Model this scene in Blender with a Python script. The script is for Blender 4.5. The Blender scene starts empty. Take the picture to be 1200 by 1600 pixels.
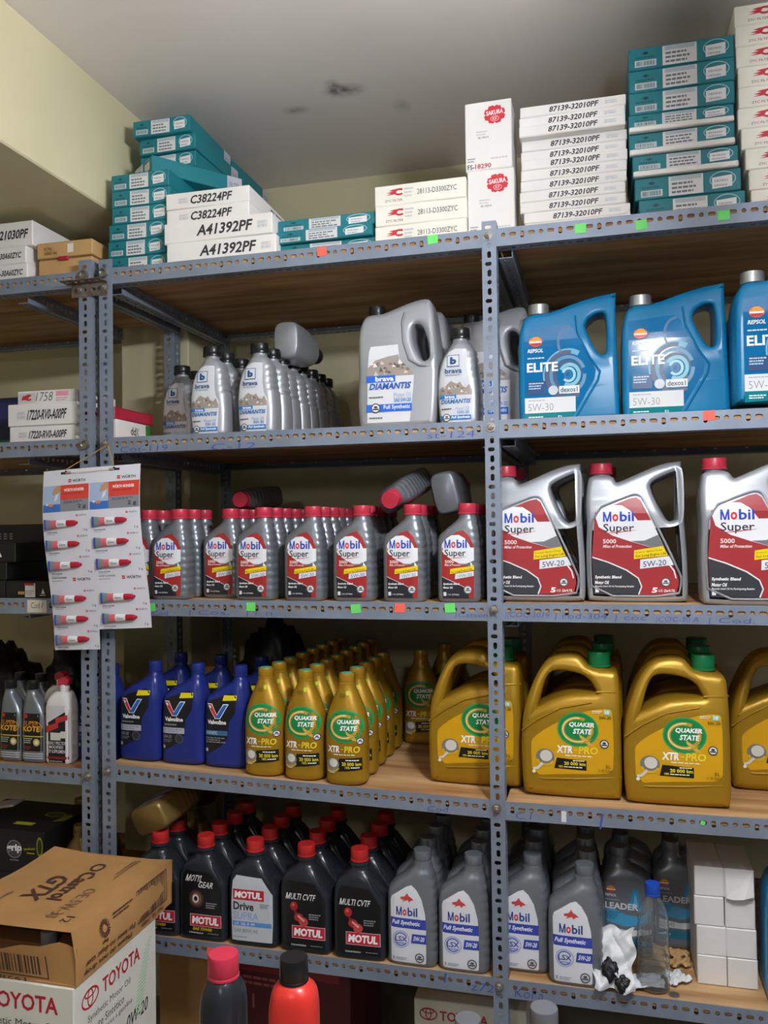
import bpy, bmesh, math, random
from mathutils import Matrix, Vector
import numpy as np
random.seed(7)
S = bpy.context.scene
C = S.collection
R = math.radians

# ------------------------------------------------------------------ camera
EYE = 1.5
FPX = 1300.0
YAW, PITCH, ROLL = R(14.638), R(1.068), R(-0.758)
_cy, _sy, _cp, _sp = math.cos(YAW), math.sin(YAW), math.cos(PITCH), math.sin(PITCH)
VF = Vector((-_sy * _cp, _cy * _cp, _sp)); VR = Vector((_cy, _sy, 0)); VU = VR.cross(VF)
_c, _s = math.cos(ROLL), math.sin(ROLL)
VR, VU = _c * VR + _s * VU, -_s * VR + _c * VU
cam = bpy.data.cameras.new('camera'); camo = bpy.data.objects.new('camera', cam); C.objects.link(camo)
camo.matrix_world = Matrix(((VR.x, VU.x, -VF.x, 0), (VR.y, VU.y, -VF.y, 0), (VR.z, VU.z, -VF.z, EYE), (0, 0, 0, 1)))
cam.sensor_fit = 'VERTICAL'; cam.sensor_height = 36; cam.lens = FPX / 1600 * 36; cam.clip_start = 0.05
S.camera = camo

def ray(px, py): return VF + VR * ((px - 600) / FPX) + VU * ((800 - py) / FPX)
def at(px, py, Y):            # the point of the plane at depth Y that is seen at a pixel
    d = ray(px, py); return Vector((0, 0, EYE)) + d * (Y / d.y)
def atx(px, Y, py=800): return at(px, py, Y).x

# ------------------------------------------------------------------ light
w = bpy.data.worlds.new('world'); S.world = w; w.use_nodes = True
bg = w.node_tree.nodes['Background']; bg.inputs[0].default_value = (0.82, 0.9, 1.0, 1); bg.inputs[1].default_value = 0.04

fill = bpy.data.lights.new('fill_light', 'POINT'); fill.energy = 4.5; fill.color = (1.0, 0.95, 0.88); fill.shadow_soft_size = 0.06
bo = bpy.data.objects.new('fill_light', fill); C.objects.link(bo); bo.location = (-0.45, -0.55, 1.9)      # added weak fill light, not a known lamp of the shop
S.view_settings.view_transform = 'Standard'; S.view_settings.look = 'None'
S.view_settings.gamma = 1.0; S.view_settings.use_curve_mapping = False
S.view_settings.exposure = 1.7
LAMP = 150.0       # brightness of the fluorescent tube

# ------------------------------------------------------------------ materials
def lin(h):
    if not isinstance(h, str): return tuple(h)
    h = h.lstrip('#'); v = [int(h[i:i + 2], 16) / 255 for i in (0, 2, 4)]
    return tuple(x / 12.92 if x <= 0.04045 else ((x + 0.055) / 1.055) ** 2.4 for x in v)
MATS = {}
def mat(name, col, rough=0.5, metal=0.0, noise=0.0, nscale=20.0, bump=0.0, coat=0.0, trans=0.0, ior=1.45, stretch=None, col2=None, spec=0.5):
    if name in MATS: return MATS[name]
    m = bpy.data.materials.new(name); m.use_nodes = True; MATS[name] = m
    nt = m.node_tree; b = nt.nodes['Principled BSDF']
    c = lin(col); b.inputs['Base Color'].default_value = (*c, 1); b.inputs['Roughness'].default_value = rough
    b.inputs['Metallic'].default_value = metal; b.inputs['Coat Weight'].default_value = coat; b.inputs['Coat Roughness'].default_value = 0.08
    b.inputs['Transmission Weight'].default_value = trans; b.inputs['IOR'].default_value = ior
    b.inputs['Specular IOR Level'].default_value = spec
    if noise or bump or col2:
        tc = nt.nodes.new('ShaderNodeTexCoord'); mp = nt.nodes.new('ShaderNodeMapping')
        nt.links.new(tc.outputs['Object'], mp.inputs[0])
        if stretch: mp.inputs['Scale'].default_value = stretch
        n = nt.nodes.new('ShaderNodeTexNoise'); n.inputs['Scale'].default_value = nscale; n.inputs['Detail'].default_value = 5
        nt.links.new(mp.outputs[0], n.inputs[0])
        if noise or col2:
            r = nt.nodes.new('ShaderNodeValToRGB'); r.color_ramp.elements[0].position = 0.33; r.color_ramp.elements[1].position = 0.68
            lo = lin(col2) if col2 else tuple(x * (1 - noise) for x in c)
            hi = c if col2 else tuple(min(1, x * (1 + noise * 0.6)) for x in c)
            r.color_ramp.elements[0].color = (*lo, 1); r.color_ramp.elements[1].color = (*hi, 1)
            nt.links.new(n.outputs[0], r.inputs[0]); nt.links.new(r.outputs[0], b.inputs['Base Color'])
        if bump:
            bp = nt.nodes.new('ShaderNodeBump'); bp.inputs['Strength'].default_value = bump; bp.inputs['Distance'].default_value = 0.004
            nt.links.new(n.outputs[0], bp.inputs['Height']); nt.links.new(bp.outputs[0], b.inputs['Normal'])
    return m
def ink(h, rough=0.35):
    return mat('print_' + h.lstrip('#') + ('' if rough == 0.35 else '_%d' % (rough * 100)), h, rough)

mat('steel_paint', '#8792a4', 0.42, 0.25, noise=0.12, nscale=9, bump=0.05)
mat('bolt_steel', '#a7a39d', 0.35, 0.85, noise=0.25, nscale=90)
mat('rusty_steel', '#8d857c', 0.5, 0.5, noise=0.3, nscale=60, col2='#6b5140')
mat('wood', '#d0ab7c', 0.6, 0, nscale=2.6, stretch=(1.0, 9, 9), col2='#9c6e44', bump=0.10)
mat('wall_paint', '#d2caa6', 0.75, 0, noise=0.10, nscale=2.2, bump=0.10)
mat('floor_tile', '#a29d95', 0.7, 0, noise=0.2, nscale=6, bump=0.1)
mat('silver_plastic', '#a6aab1', 0.40, 0.4)
mat('silver_dark_plastic', '#7f858c', 0.30, 0.45)
mat('grey_plastic', '#80858d', 0.32, 0.45)
mat('black_cap', '#1a1b1d', 0.30)
mat('black_plastic', '#262a31', 0.26, 0.0)
mat('red_cap', '#c9364d', 0.35)
mat('motul_red_cap', '#c02a2c', 0.35)
mat('metal_cap', '#b9bcc0', 0.3, 0.7)
mat('aqua_plastic', '#0f7db3', 0.28)
mat('blue_plastic', '#22307f', 0.28)
mat('gold_plastic', '#ab8420', 0.38, 0.35)
mat('gold_dark_plastic', '#8c7443', 0.33, 0.4)
mat('gold_cap', '#b98d25', 0.35, 0.35)
mat('green_cap', '#0f7a4a', 0.35)
mat('green_disc', '#58b79a', 0.5)
mat('teal_card', '#1b7a86', 0.45, noise=0.06, nscale=15)
mat('white_card', '#e9e6e4', 0.5, noise=0.03, nscale=12)
mat('cream_card', '#eceadf', 0.5, noise=0.04, nscale=12)
mat('kraft_card', '#bd8e58', 0.7, noise=0.12, nscale=7, bump=0.05)
mat('kraft_light', '#c79f6a', 0.7, noise=0.10, nscale=8)
mat('kraft_inside', '#8a5f38', 0.8, noise=0.1)
mat('black_card', '#15161a', 0.4)
mat('navy_card', '#1d2350', 0.4)
mat('red_card', '#a92138', 0.45)
mat('dark_red_plastic', '#5a1d1f', 0.4)
mat('dark_bag', '#15151a', 0.45, bump=0.6, nscale=14)
mat('red_plastic', '#d8362e', 0.3)
mat('blue_cap', '#1f4fc0', 0.35)
mat('clear_plastic', '#f4f8fa', 0.03, 0, trans=0.96, ior=1.45)
mat('blister', '#ffffff', 0.05, 0, trans=1.0, ior=1.15)
mat('paper', '#dfe0e4', 0.6, noise=0.05, nscale=10)
mat('gold_string', '#c99a45', 0.5)
mat('pale_string', '#ead9c6', 0.6)
mat('green_sticker', '#6fe36f', 0.55)
mat('red_sticker', '#ff6a5a', 0.55)

# ceiling: paint with soft dirt marks that have their own shape
def ceiling_mat():
    m = mat('ceiling_paint', '#e6dfdb', 0.8, 0, noise=0.06, nscale=1.6, bump=0.06); nt = m.node_tree
    b = nt.nodes['Principled BSDF']; src = b.inputs['Base Color'].links[0].from_socket
    geo = nt.nodes.new('ShaderNodeNewGeometry'); cur = src
    for (x, y, rx, ry, k) in STAINS:
        mp = nt.nodes.new('ShaderNodeMapping'); mp.vector_type = 'POINT'
        mp.inputs['Location'].default_value = (-x / rx, -y / ry, 0); mp.inputs['Scale'].default_value = (1 / rx, 1 / ry, 0)
        nt.links.new(geo.outputs['Position'], mp.inputs[0])
        n = nt.nodes.new('ShaderNodeTexNoise'); n.inputs['Scale'].default_value = 55; nt.links.new(geo.outputs['Position'], n.inputs[0])
        g = nt.nodes.new('ShaderNodeTexGradient'); g.gradient_type = 'SPHERICAL'; nt.links.new(mp.outputs[0], g.inputs[0])
        mu = nt.nodes.new('ShaderNodeMath'); mu.operation = 'MULTIPLY'; nt.links.new(g.outputs['Fac'], mu.inputs[0]); nt.links.new(n.outputs[0], mu.inputs[1])
        m2 = nt.nodes.new('ShaderNodeMath'); m2.operation = 'MULTIPLY'; m2.inputs[1].default_value = k; m2.use_clamp = True; nt.links.new(mu.outputs[0], m2.inputs[0])
        mx = nt.nodes.new('ShaderNodeMix'); mx.data_type = 'RGBA'; nt.links.new(m2.outputs[0], mx.inputs['Factor'])
        nt.links.new(cur, mx.inputs['A']); mx.inputs['B'].default_value = (*lin('#4a4643'), 1); cur = mx.outputs['Result']
    nt.links.new(cur, b.inputs['Base Color'])
CEIL = 2.70
def ceil_pt(px, py):
    d = ray(px, py); t = (CEIL - EYE) / d.z; return d.x * t, d.y * t
STAINS = []
for (px, py, rx, ry, k) in ((538, 141, 0.07, 0.04, 1.5), (522, 137, 0.03, 0.05, 1.2), (462, 172, 0.05, 0.03, 1.0), (628, 165, 0.03, 0.05, 0.6)):
    x, y = ceil_pt(px, py); STAINS.append((x, y, rx, ry, k))
ceiling_mat()

# ------------------------------------------------------------------ mesh helpers
class G:
    def __init__(s): s.v = []; s.f = []; s.m = []; s.mats = []
    def mi(s, m):
        if isinstance(m, str): m = MATS[m]
        if m not in s.mats: s.mats.append(m)
        return s.mats.index(m)
    def add(s, vs, fs, m):
        o = len(s.v); k = s.mi(m); s.v += [tuple(p) for p in vs]
        for f in fs: s.f.append([i + o for i in f]); s.m.append(k)
    def box(s, a, b, m):
        x0, y0, z0 = a; x1, y1, z1 = b
        s.add([(x0, y0, z0), (x1, y0, z0), (x1, y1, z0), (x0, y1, z0), (x0, y0, z1), (x1, y0, z1), (x1, y1, z1), (x0, y1, z1)],
              [(0, 3, 2, 1), (4, 5, 6, 7), (0, 1, 5, 4), (1, 2, 6, 5), (2, 3, 7, 6), (3, 0, 4, 7)], m)
    def cbox(s, a, b, c, m):
        lo, hi = a, b; P = {}; vs = []
        for i in (0, 1):
            for j in (0, 1):
                for k in (0, 1):
                    base = [(lo, hi)[q][n] for n, q in enumerate((i, j, k))]
                    sg = [1 if q == 0 else -1 for q in (i, j, k)]
                    for ax in range(3):
                        p = [base[n] + (0 if n == ax else c * sg[n]) for n in range(3)]
                        P[(i, j, k, ax)] = len(vs); vs.append(p)
        fs = []
        for ax in range(3):
            o = [n for n in range(3) if n != ax]
            for q in (0, 1):
                loop = []
                for (u, v) in ((0, 0), (1, 0), (1, 1), (0, 1)):
                    key = [0, 0, 0]; key[ax] = q; key[o[0]] = u; key[o[1]] = v; loop.append(P[(*key, ax)])
                fs.append(loop)
        for ax in range(3):
            o = [n for n in range(3) if n != ax]
            for u in (0, 1):
                for v in (0, 1):
                    k0 = [0, 0, 0]; k1 = [0, 0, 0]; k1[ax] = 1
                    for kk in (k0, k1): kk[o[0]] = u; kk[o[1]] = v
                    fs.append([P[(*k0, o[0])], P[(*k1, o[0])], P[(*k1, o[1])], P[(*k0, o[1])]])
        for i in (0, 1):
            for j in (0, 1):
                for k in (0, 1): fs.append([P[(i, j, k, 0)], P[(i, j, k, 1)], P[(i, j, k, 2)]])
        s.add(vs, fs, m)
    def lathe(s, prof, m, seg=28, c=(0, 0), knurl=None):
        vs = []; fs = []; n = len(prof)
        for i, (r, z) in enumerate(prof):
            for j in range(seg):
                a = 2 * math.pi * j / seg; rr = r
                if knurl and knurl[0] <= i <= knurl[1] and j % 2: rr = r * 0.965
                vs.append((c[0] + rr * math.cos(a), c[1] + rr * math.sin(a), z))
        for i in range(n - 1):
            for j in range(seg):
                k = (j + 1) % seg; fs.append((i * seg + j, i * seg + k, (i + 1) * seg + k, (i + 1) * seg + j))
        fs.append(tuple(range(seg - 1, -1, -1))); fs.append(tuple((n - 1) * seg + j for j in range(seg)))
        s.add(vs, fs, m)
    def tube(s, pts, r, m, seg=6, closed=False):
        pts = [Vector(p) for p in pts]; n = len(pts); vs = []; fs = []
        for i, p in enumerate(pts):
            a = pts[(i - 1) % n] if (closed or i) else p; b = pts[(i + 1) % n] if (closed or i < n - 1) else p
            t = (b - a).normalized(); u = t.orthogonal().normalized()
            ref = Vector((0, 1, 0)); u = ref - t * ref.dot(t)
            if u.length < 1e-3: u = Vector((1, 0, 0)) - t * t.x
            u.normalize(); v = t.cross(u)
            for j in range(seg):
                an = 2 * math.pi * j / seg; vs.append(p + (u * math.cos(an) + v * math.sin(an)) * r)
        for i in range(n if closed else n - 1):
            k = (i + 1) % n
            for j in range(seg):
                q = (j + 1) % seg; fs.append((i * seg + j, i * seg + q, k * seg + q, k * seg + j))
        if not closed: fs.append(tuple(range(seg))); fs.append(tuple((n - 1) * seg + j for j in range(seg)))
        s.add(vs, fs, m)
    def prism(s, pts, y0, y1, m):      # outline in x,z
        n = len(pts); vs = [(x, y0, z) for x, z in pts] + [(x, y1, z) for x, z in pts]
        fs = [tuple(range(n)), tuple(range(2 * n - 1, n - 1, -1))] + [(i, n + i, n + (i + 1) % n, (i + 1) % n) for i in range(n)]
        s.add(vs, fs, m)
    def mesh(s, name, smooth=None, recalc=True):
        me = bpy.data.meshes.new(name); me.from_pydata(s.v, [], s.f)
        for m in s.mats: me.materials.append(m)
        me.polygons.foreach_set('material_index', s.m)
        if recalc:
            bm = bmesh.new(); bm.from_mesh(me); bmesh.ops.recalc_face_normals(bm, faces=bm.faces); bm.to_mesh(me); bm.free()
        if smooth is not None:
            me.polygons.foreach_set('use_smooth', [True] * len(me.polygons)); me.set_sharp_from_angle(angle=R(smooth))
        me.update(); return me

def obj(name, me, parent=None, loc=None, rot=None):
    o = bpy.data.objects.new(name, me); C.objects.link(o)
    if parent: o.parent = parent
    if loc: o.location = loc
    if rot: o.rotation_euler = rot
    return o
def tag(o, label=None, cat=None, group=None, kind=None):
    if label: o['label'] = label
    if cat: o['category'] = cat
    if group: o['group'] = group
    if kind: o['kind'] = kind
    return o
def place(spec, name, label, cat, loc, rz=0.0, group=None, rot=None):
    """a thing: an Empty at its base with its parts; spec = [(part, mesh, [sub-parts])]; mesh data are shared between copies"""
    e = bpy.data.objects.new(name, None); C.objects.link(e); e.empty_display_size = 0.03
    e.location = loc; e.rotation_euler = rot if rot else (0, 0, rz); tag(e, label, cat, group)
    for p in spec:
        o = obj(p[0], p[1], e)
        if len(p) > 2:
            for q in p[2]: obj(q[0], q[1], o)
    return e
def struct(name, me): o = obj(name, me); o['kind'] = 'structure'; return o

# text and flat print ---------------------------------------------------------
_txt = {}
def text_mesh(s, bold=0.0):
    k = (s, bold)
    if k not in _txt:
        cu = bpy.data.curves.new('t', 'FONT'); cu.body = s; cu.resolution_u = 2; cu.offset = bold; cu.fill_mode = 'FRONT'
        o = bpy.data.objects.new('t', cu); me = bpy.data.meshes.new_from_object(o)
        v = np.array([q.co[:2] for q in me.vertices]) if len(me.vertices) else np.zeros((1, 2))
        f = [list(p.vertices) for p in me.polygons]
        lo = v.min(0); hi = v.max(0); d = np.maximum(hi - lo, 1e-6)
        _txt[k] = ((v - lo) / d, f, d[0] / d[1])
        bpy.data.objects.remove(o); bpy.data.curves.remove(cu); bpy.data.meshes.remove(me)
    return _txt[k]
class L:
    """print laid in layers on a face: u to the right, v up, in metres"""
    STEP = 0.00006
    def __init__(s, base=0.0004): s.it = []; s.k = 0; s.base = base
    def _a(s, vs, fs, col, rough=0.35):
        s.it.append((vs, fs, ink(col, rough) if col.startswith('#') else MATS[col], s.base + s.k * s.STEP)); s.k += 1
    def poly(s, pts, col, rough=0.35): s._a([tuple(p) for p in pts], [list(range(len(pts)))], col, rough)
    def rect(s, a, b, c, d, col, sh=0.0, rough=0.35): s.poly([(a, b), (c, b + sh), (c, d + sh), (a, d)], col, rough)
    def ell(s, u, v, ru, rv, col, n=28): s.poly([(u + ru * math.cos(i * 2 * math.pi / n), v + rv * math.sin(i * 2 * math.pi / n)) for i in range(n)], col)
    def ring(s, u, v, ru, rv, t, col, a0=0, a1=360, n=30, t1=None):
        vs = []; fs = []
        for i in range(n + 1):
            a = R(a0 + (a1 - a0) * i / n); tt = t if t1 is None else t + (t1 - t) * i / n
            vs += [(u + ru * math.cos(a), v + rv * math.sin(a)), (u + (ru - tt) * math.cos(a), v + (rv - tt) * math.sin(a))]
        for i in range(n): fs.append([2 * i, 2 * i + 2, 2 * i + 3, 2 * i + 1])
        s._a(vs, fs, col)
    def text(s, t, a, b, c, d, col, shear=0.0, bold=0.012, slope=0.0, flip=False):
        v, f, asp = text_mesh(t, bold); vs = []
        for x, y in v:
            if flip: x, y = 1 - x, 1 - y
            vs.append((a + (c - a) * x + shear * (d - b) * (y - 0.5), b + (d - b) * y + slope * (c - a) * x))
        s._a(vs, f, col)
    def lines(s, a, b, c, d, n, col, seed=1):     # print too small to read
        rnd = random.Random(seed); vs = []; fs = []; h = (d - b) / n
        for i in range(n):
            u = a; e = c - (c - a) * 0.35 * rnd.random()
            while u < e - 0.0005:
                q = min(e, u + (c - a) * rnd.uniform(0.08, 0.22)); o = len(vs); y0 = b + (n - 1 - i) * h + 0.25 * h
                vs += [(u, y0), (q, y0), (q, y0 + 0.5 * h), (u, y0 + 0.5 * h)]; fs.append([o, o + 1, o + 2, o + 3]); u = q + (c - a) * 0.03
        s._a(vs, fs, col)
    def bars(s, a, b, c, d, n, col, seed=2):      # bar code
        rnd = random.Random(seed); vs = []; fs = []; u = a; st = (c - a) / n
        for i in range(n):
            q = u + st * rnd.uniform(0.25, 0.8); o = len(vs); vs += [(u, b), (q, b), (q, d), (u, d)]; fs.append([o, o + 1, o + 2, o + 3]); u += st
        s._a(vs, fs, col)
    def stroke(s, pts, wd, col):
        vs = []; fs = []
        for i, p in enumerate(pts):
            a = pts[max(0, i - 1)]; b = pts[min(len(pts) - 1, i + 1)]; dx, dy = b[0] - a[0], b[1] - a[1]; l = math.hypot(dx, dy) or 1
            ww = wd[i] if isinstance(wd, (list, tuple)) else wd
            nx, ny = -dy / l * ww / 2, dx / l * ww / 2; vs += [(p[0] + nx, p[1] + ny), (p[0] - nx, p[1] - ny)]
        for i in range(len(pts) - 1): fs.append([2 * i, 2 * i + 1, 2 * i + 3, 2 * i + 2])
        s._a(vs, fs, col)
    def mesh(s, name, fmap, cu=None, cv=None):
        """fmap(u, v, off) -> xyz ; cu / cv = cut lines where the face is curved"""
        g = G()
        for vs, fs, m, off in s.it:
            if cu or cv:
                bm = bmesh.new(); bv = [bm.verts.new((x, y, 0)) for x, y in vs]
                for f in fs:
                    try: bm.faces.new([bv[i] for i in f])
                    except ValueError: pass
                for x in (cu or []): bmesh.ops.bisect_plane(bm, geom=bm.verts[:] + bm.edges[:] + bm.faces[:], plane_co=(x, 0, 0), plane_no=(1, 0, 0))
                for y in (cv or []): bmesh.ops.bisect_plane(bm, geom=bm.verts[:] + bm.edges[:] + bm.faces[:], plane_co=(0, y, 0), plane_no=(0, 1, 0))
                bm.verts.index_update(); vs = [(q.co.x, q.co.y) for q in bm.verts]; fs = [[q.index for q in f.verts] for f in bm.faces]; bm.free()
            g.add([fmap(x, y, off) for x, y in vs], fs, m)
        return g.mesh(name, recalc=False)
def flat(y0): return lambda u, v, o: (u, y0 - o, v)
def side(x0): return lambda u, v, o: (x0 + o, u, v)       # right-hand side, u = depth

# loft bottles ----------------------------------------------------------------
def pchip(xs, ys):
    xs = np.array(xs, float); ys = np.array(ys, float); h = np.diff(xs); dl = np.diff(ys) / h; d = np.zeros(len(xs))
    for i in range(1, len(xs) - 1):
        if dl[i - 1] * dl[i] > 0:
            w1, w2 = 2 * h[i] + h[i - 1], h[i] + 2 * h[i - 1]; d[i] = (w1 + w2) / (w1 / dl[i - 1] + w2 / dl[i])
    d[0] = dl[0]; d[-1] = dl[-1]
    def f(x):
        i = int(min(max(np.searchsorted(xs, x) - 1, 0), len(h) - 1)); t = (x - xs[i]) / h[i]
        t = min(max(t, 0), 1)
        return float(ys[i] * (2 * t ** 3 - 3 * t * t + 1) + h[i] * d[i] * (t ** 3 - 2 * t * t + t) + ys[i + 1] * (-2 * t ** 3 + 3 * t * t) + h[i] * d[i + 1] * (t ** 3 - t * t))
    return f
class Body:
    def __init__(s, rows, ripple=None, rings=46, seg=40, cx=0.0):
        z = [r[0] for r in rows]; s.z0, s.z1 = z[0], z[-1]
        s.xl, s.xr, s.yd, s.n = [pchip(z, [r[i] for r in rows]) for i in (1, 2, 3, 4)]
        s.rip = ripple; s.rings = rings; s.seg = seg
    def at(s, z):
        xl, xr, yd, n = s.xl(z), s.xr(z), s.yd(z), s.n(z)
        if s.rip:
            a, b, amp, k = s.rip
            if a < z < b:
                q = amp * abs(math.sin(math.pi * k * (z - a) / (b - a))); xr += q - amp * 0.5
        return xl, xr, yd, n
    def mesh(s, name, m):
        g = G(); vs = []; fs = []; N = s.rings; sg = s.seg; H = s.z1 - s.z0
        zz = [s.z0, s.z0 + 0.0015, s.z0 + 0.004] + [s.z0 + 0.004 + (H - 0.004) * i / N for i in range(1, N + 1)]
        for q, z in enumerate(zz):
            xl, xr, yd, n = s.at(z); sc = (0.93, 0.98, 1.0)[q] if q < 3 else 1.0
            xc, rx = (xl + xr) / 2, (xr - xl) / 2
            for j in range(sg):
                t = 2 * math.pi * (j + 0.5) / sg; c, sn = math.cos(t), math.sin(t)
                vs.append((xc + sc * rx * math.copysign(abs(c) ** (2 / n), c), sc * yd * math.copysign(abs(sn) ** (2 / n), sn), z))
        M = len(zz)
        for i in range(M - 1):
            for j in range(sg):
                k = (j + 1) % sg; fs.append((i * sg + j, i * sg + k, (i + 1) * sg + k, (i + 1) * sg + j))
        fs.append(tuple(range(sg - 1, -1, -1))); fs.append(tuple((M - 1) * sg + j for j in range(sg)))
        g.add(vs, fs, m); return g.mesh(name, 50)
    def fmap(s, u, v, o):
        xl, xr, yd, n = s.xl(v), s.xr(v), s.yd(v), s.n(v); xc, rx = (xl + xr) / 2, (xr - xl) / 2
        q = min(0.995, abs((u - xc) / rx)); return (u, -yd * (1 - q ** n) ** (1 / n) - o - 0.0002, v)
def cap_mesh(r, z0, h, m, cx=0.0, ring=True, knurl=True, top=None, seg=32):
    g = G()
    p = [(r * 0.9, z0), (r, z0 + 0.0005), (r, z0 + 0.004), (r * 0.955, z0 + 0.0045), (r * 0.955, z0 + 0.0055), (r * 0.985, z0 + 0.006), (r * 0.97, z0 + h - 0.002), (r * 0.92, z0 + h), (r * 0.5, z0 + h + 0.0002)] if ring else \
        [(r * 0.97, z0), (r, z0 + 0.001), (r * 0.985, z0 + h * 0.5), (r * 0.97, z0 + h - 0.002), (r * 0.9, z0 + h), (r * 0.5, z0 + h + 0.0002)]
    g.lathe(p, m, seg, (cx, 0), (5, 6) if (knurl and ring) else ((1, 3) if knurl else None))
    if top: g.lathe([(r * 0.7, z0 + h), (r * 0.7, z0 + h + 0.0008), (r * 0.3, z0 + h + 0.0009)], top, seg, (cx, 0))
    return g.mesh('cap', 35)

# jugs: an outline with a grip hole, rounded edges ----------------------------
def chaikin(p, n=2):
    for _ in range(n):
        q = []
        for i in range(len(p)):
            a, b = p[i], p[(i + 1) % len(p)]
            q += [(0.75 * a[0] + 0.25 * b[0], 0.75 * a[1] + 0.25 * b[1]), (0.25 * a[0] + 0.75 * b[0], 0.25 * a[1] + 0.75 * b[1])]
        p = q
    return p
def jug_mesh(name, outline, hole, depth, bev, m, ysc, cuts, sm=2):
    cu = bpy.data.curves.new('j', 'CURVE'); cu.dimensions = '2D'; cu.fill_mode = 'BOTH'
    for pts in ([outline] + ([hole] if hole else [])):
        pts = chaikin(pts, sm); sp = cu.splines.new('POLY'); sp.points.add(len(pts) - 1); sp.use_cyclic_u = True
        for i, (x, y) in enumerate(pts): sp.points[i].co = (x, y, 0, 1)
    cu.extrude = depth / 2 - bev; cu.bevel_depth = bev; cu.bevel_resolution = 3; cu.offset = -bev
    o = bpy.data.objects.new('j', cu); me0 = bpy.data.meshes.new_from_object(o)
    bm = bmesh.new(); bm.from_mesh(me0); bpy.data.objects.remove(o); bpy.data.curves.remove(cu); bpy.data.meshes.remove(me0)
    bmesh.ops.remove_doubles(bm, verts=bm.verts, dist=0.00005)
    for z in cuts: bmesh.ops.bisect_plane(bm, geom=bm.verts[:] + bm.edges[:] + bm.faces[:], plane_co=(0, z, 0), plane_no=(0, 1, 0))
    for v in bm.verts: x, y, z = v.co; v.co = (x, -z * ysc(y), y)
    bmesh.ops.recalc_face_normals(bm, faces=bm.faces)
    me = bpy.data.meshes.new(name); bm.to_mesh(me); bm.free(); me.materials.append(MATS[m])
    me.polygons.foreach_set('use_smooth', [True] * len(me.polygons)); me.set_sharp_from_angle(angle=R(35)); return me

# ------------------------------------------------------------------ the room
BACK = 2.72; XW = -1.28; SOFF = 2.372
def boxmesh(name, a, b, m, c=0.0):
    g = G(); (g.cbox(a, b, c, m) if c else g.box(a, b, m)); return g.mesh(name)
struct('floor', boxmesh('floor', (-3.2, -3.0, -0.1), (2.2, BACK, 0), 'floor_tile'))
struct('ceiling', boxmesh('ceiling', (-3.2, -3.0, CEIL), (2.2, BACK + 0.1, CEIL + 0.1), 'ceiling_paint'))
struct('wall_back', boxmesh('wall_back', (-3.2, BACK, 0), (2.2, BACK + 0.1, CEIL), 'wall_paint'))
struct('wall_left', boxmesh('wall_left', (-2.75, -3.0, 0), (-2.65, BACK, CEIL), 'wall_paint'))
struct('trim_1', boxmesh('ceiling_beam', (-1.62, -3.0, SOFF), (XW, BACK, CEIL), 'wall_paint', 0.004))
PILY = 2.43
struct('wall_column', boxmesh('wall_column', (-1.525, PILY, 0), (XW, BACK, SOFF), 'wall_paint', 0.004))

# ------------------------------------------------------------------ slotted angle racks
PITCH_H = 0.0213
def plate(g, Lg, wd, hq, P, t, m, phase=0):
    n = int(Lg / PITCH_H); s0 = (Lg - n * PITCH_H) / 2; A0, B0 = 0.0078, 0.0044
    vs = []; fs = []
    def v(s, q, d): vs.append(P(s, q, d)); return len(vs) - 1
    for d in (0, t):
        for (a, b) in ((0, s0), (Lg - s0, Lg)):
            fs.append([v(a, 0, d), v(b, 0, d), v(b, wd, d), v(a, wd, d)])
    for i in range(n):
        a = s0 + i * PITCH_H; b = a + PITCH_H; c = (a + b) / 2; k = (i + phase) % 4
        A, B = ((A0, B0), (0.0049, 0.0049), (A0, B0), (0.0045, 0.0075))[k]
        ch = min(A, B) * 0.59; qh = hq - (0.002 if k == 3 else 0)
        ringp = [(A, B - ch), (A - ch, B), (-A + ch, B), (-A, B - ch), (-A, -B + ch), (-A + ch, -B), (A - ch, -B), (A, -B + ch)]
        rr = []
        for d in (0, t):
            r = [v(c + x, qh + y, d) for x, y in ringp]; rt, lt, lb, rb = v(b, wd, d), v(a, wd, d), v(a, 0, d), v(b, 0, d)
            fs += [[r[0], rt, r[1]], [r[1], rt, lt, r[2]], [r[2], lt, r[3]], [r[3], lt, lb, r[4]], [r[4], lb, r[5]], [r[5], lb, rb, r[6]], [r[6], rb, r[7]], [r[7], rb, rt, r[0]]]
            rr.append(r)
        for j in range(8): q = (j + 1) % 8; fs.append([rr[0][j], rr[0][q], rr[1][q], rr[1][j]])
    for q in (0, wd): fs.append([v(0, q, 0), v(Lg, q, 0), v(Lg, q, t), v(0, q, t)])
    for s in (0, Lg): fs.append([v(s, 0, 0), v(s, wd, 0), v(s, wd, t), v(s, 0, t)])
    g.add(vs, fs, m)
T = 0.0022; FW = 0.0415
_bars = {}
def front_beam(Lg, ph=0):     # runs along +x; front flange hangs below z=0, lower flange points back
    k = ('b', round(Lg, 3), ph)
    if k not in _bars:
        g = G(); plate(g, Lg, FW, FW * 0.60, lambda s, q, d: (s, d, -FW + q), T, 'steel_paint', ph)
        plate(g, Lg, 0.036, 0.019, lambda s, q, d: (s, T + q, -FW + d), T, 'steel_paint', ph + 1); _bars[k] = g.mesh('beam')
    return _bars[k]
def side_beam(Lg):            # runs along +y, vertical flange on x=0 facing +x, lower flange towards -x
    k = ('s', round(Lg, 3))
    if k not in _bars:
        g = G(); plate(g, Lg, 0.036, 0.020, lambda s, q, d: (-d, s, -0.036 + q), T, 'steel_paint')
        plate(g, Lg, 0.030, 0.016, lambda s, q, d: (-T - q, s, -0.036 + d), T, 'steel_paint', 2); _bars[k] = g.mesh('side_beam')
    return _bars[k]
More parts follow.
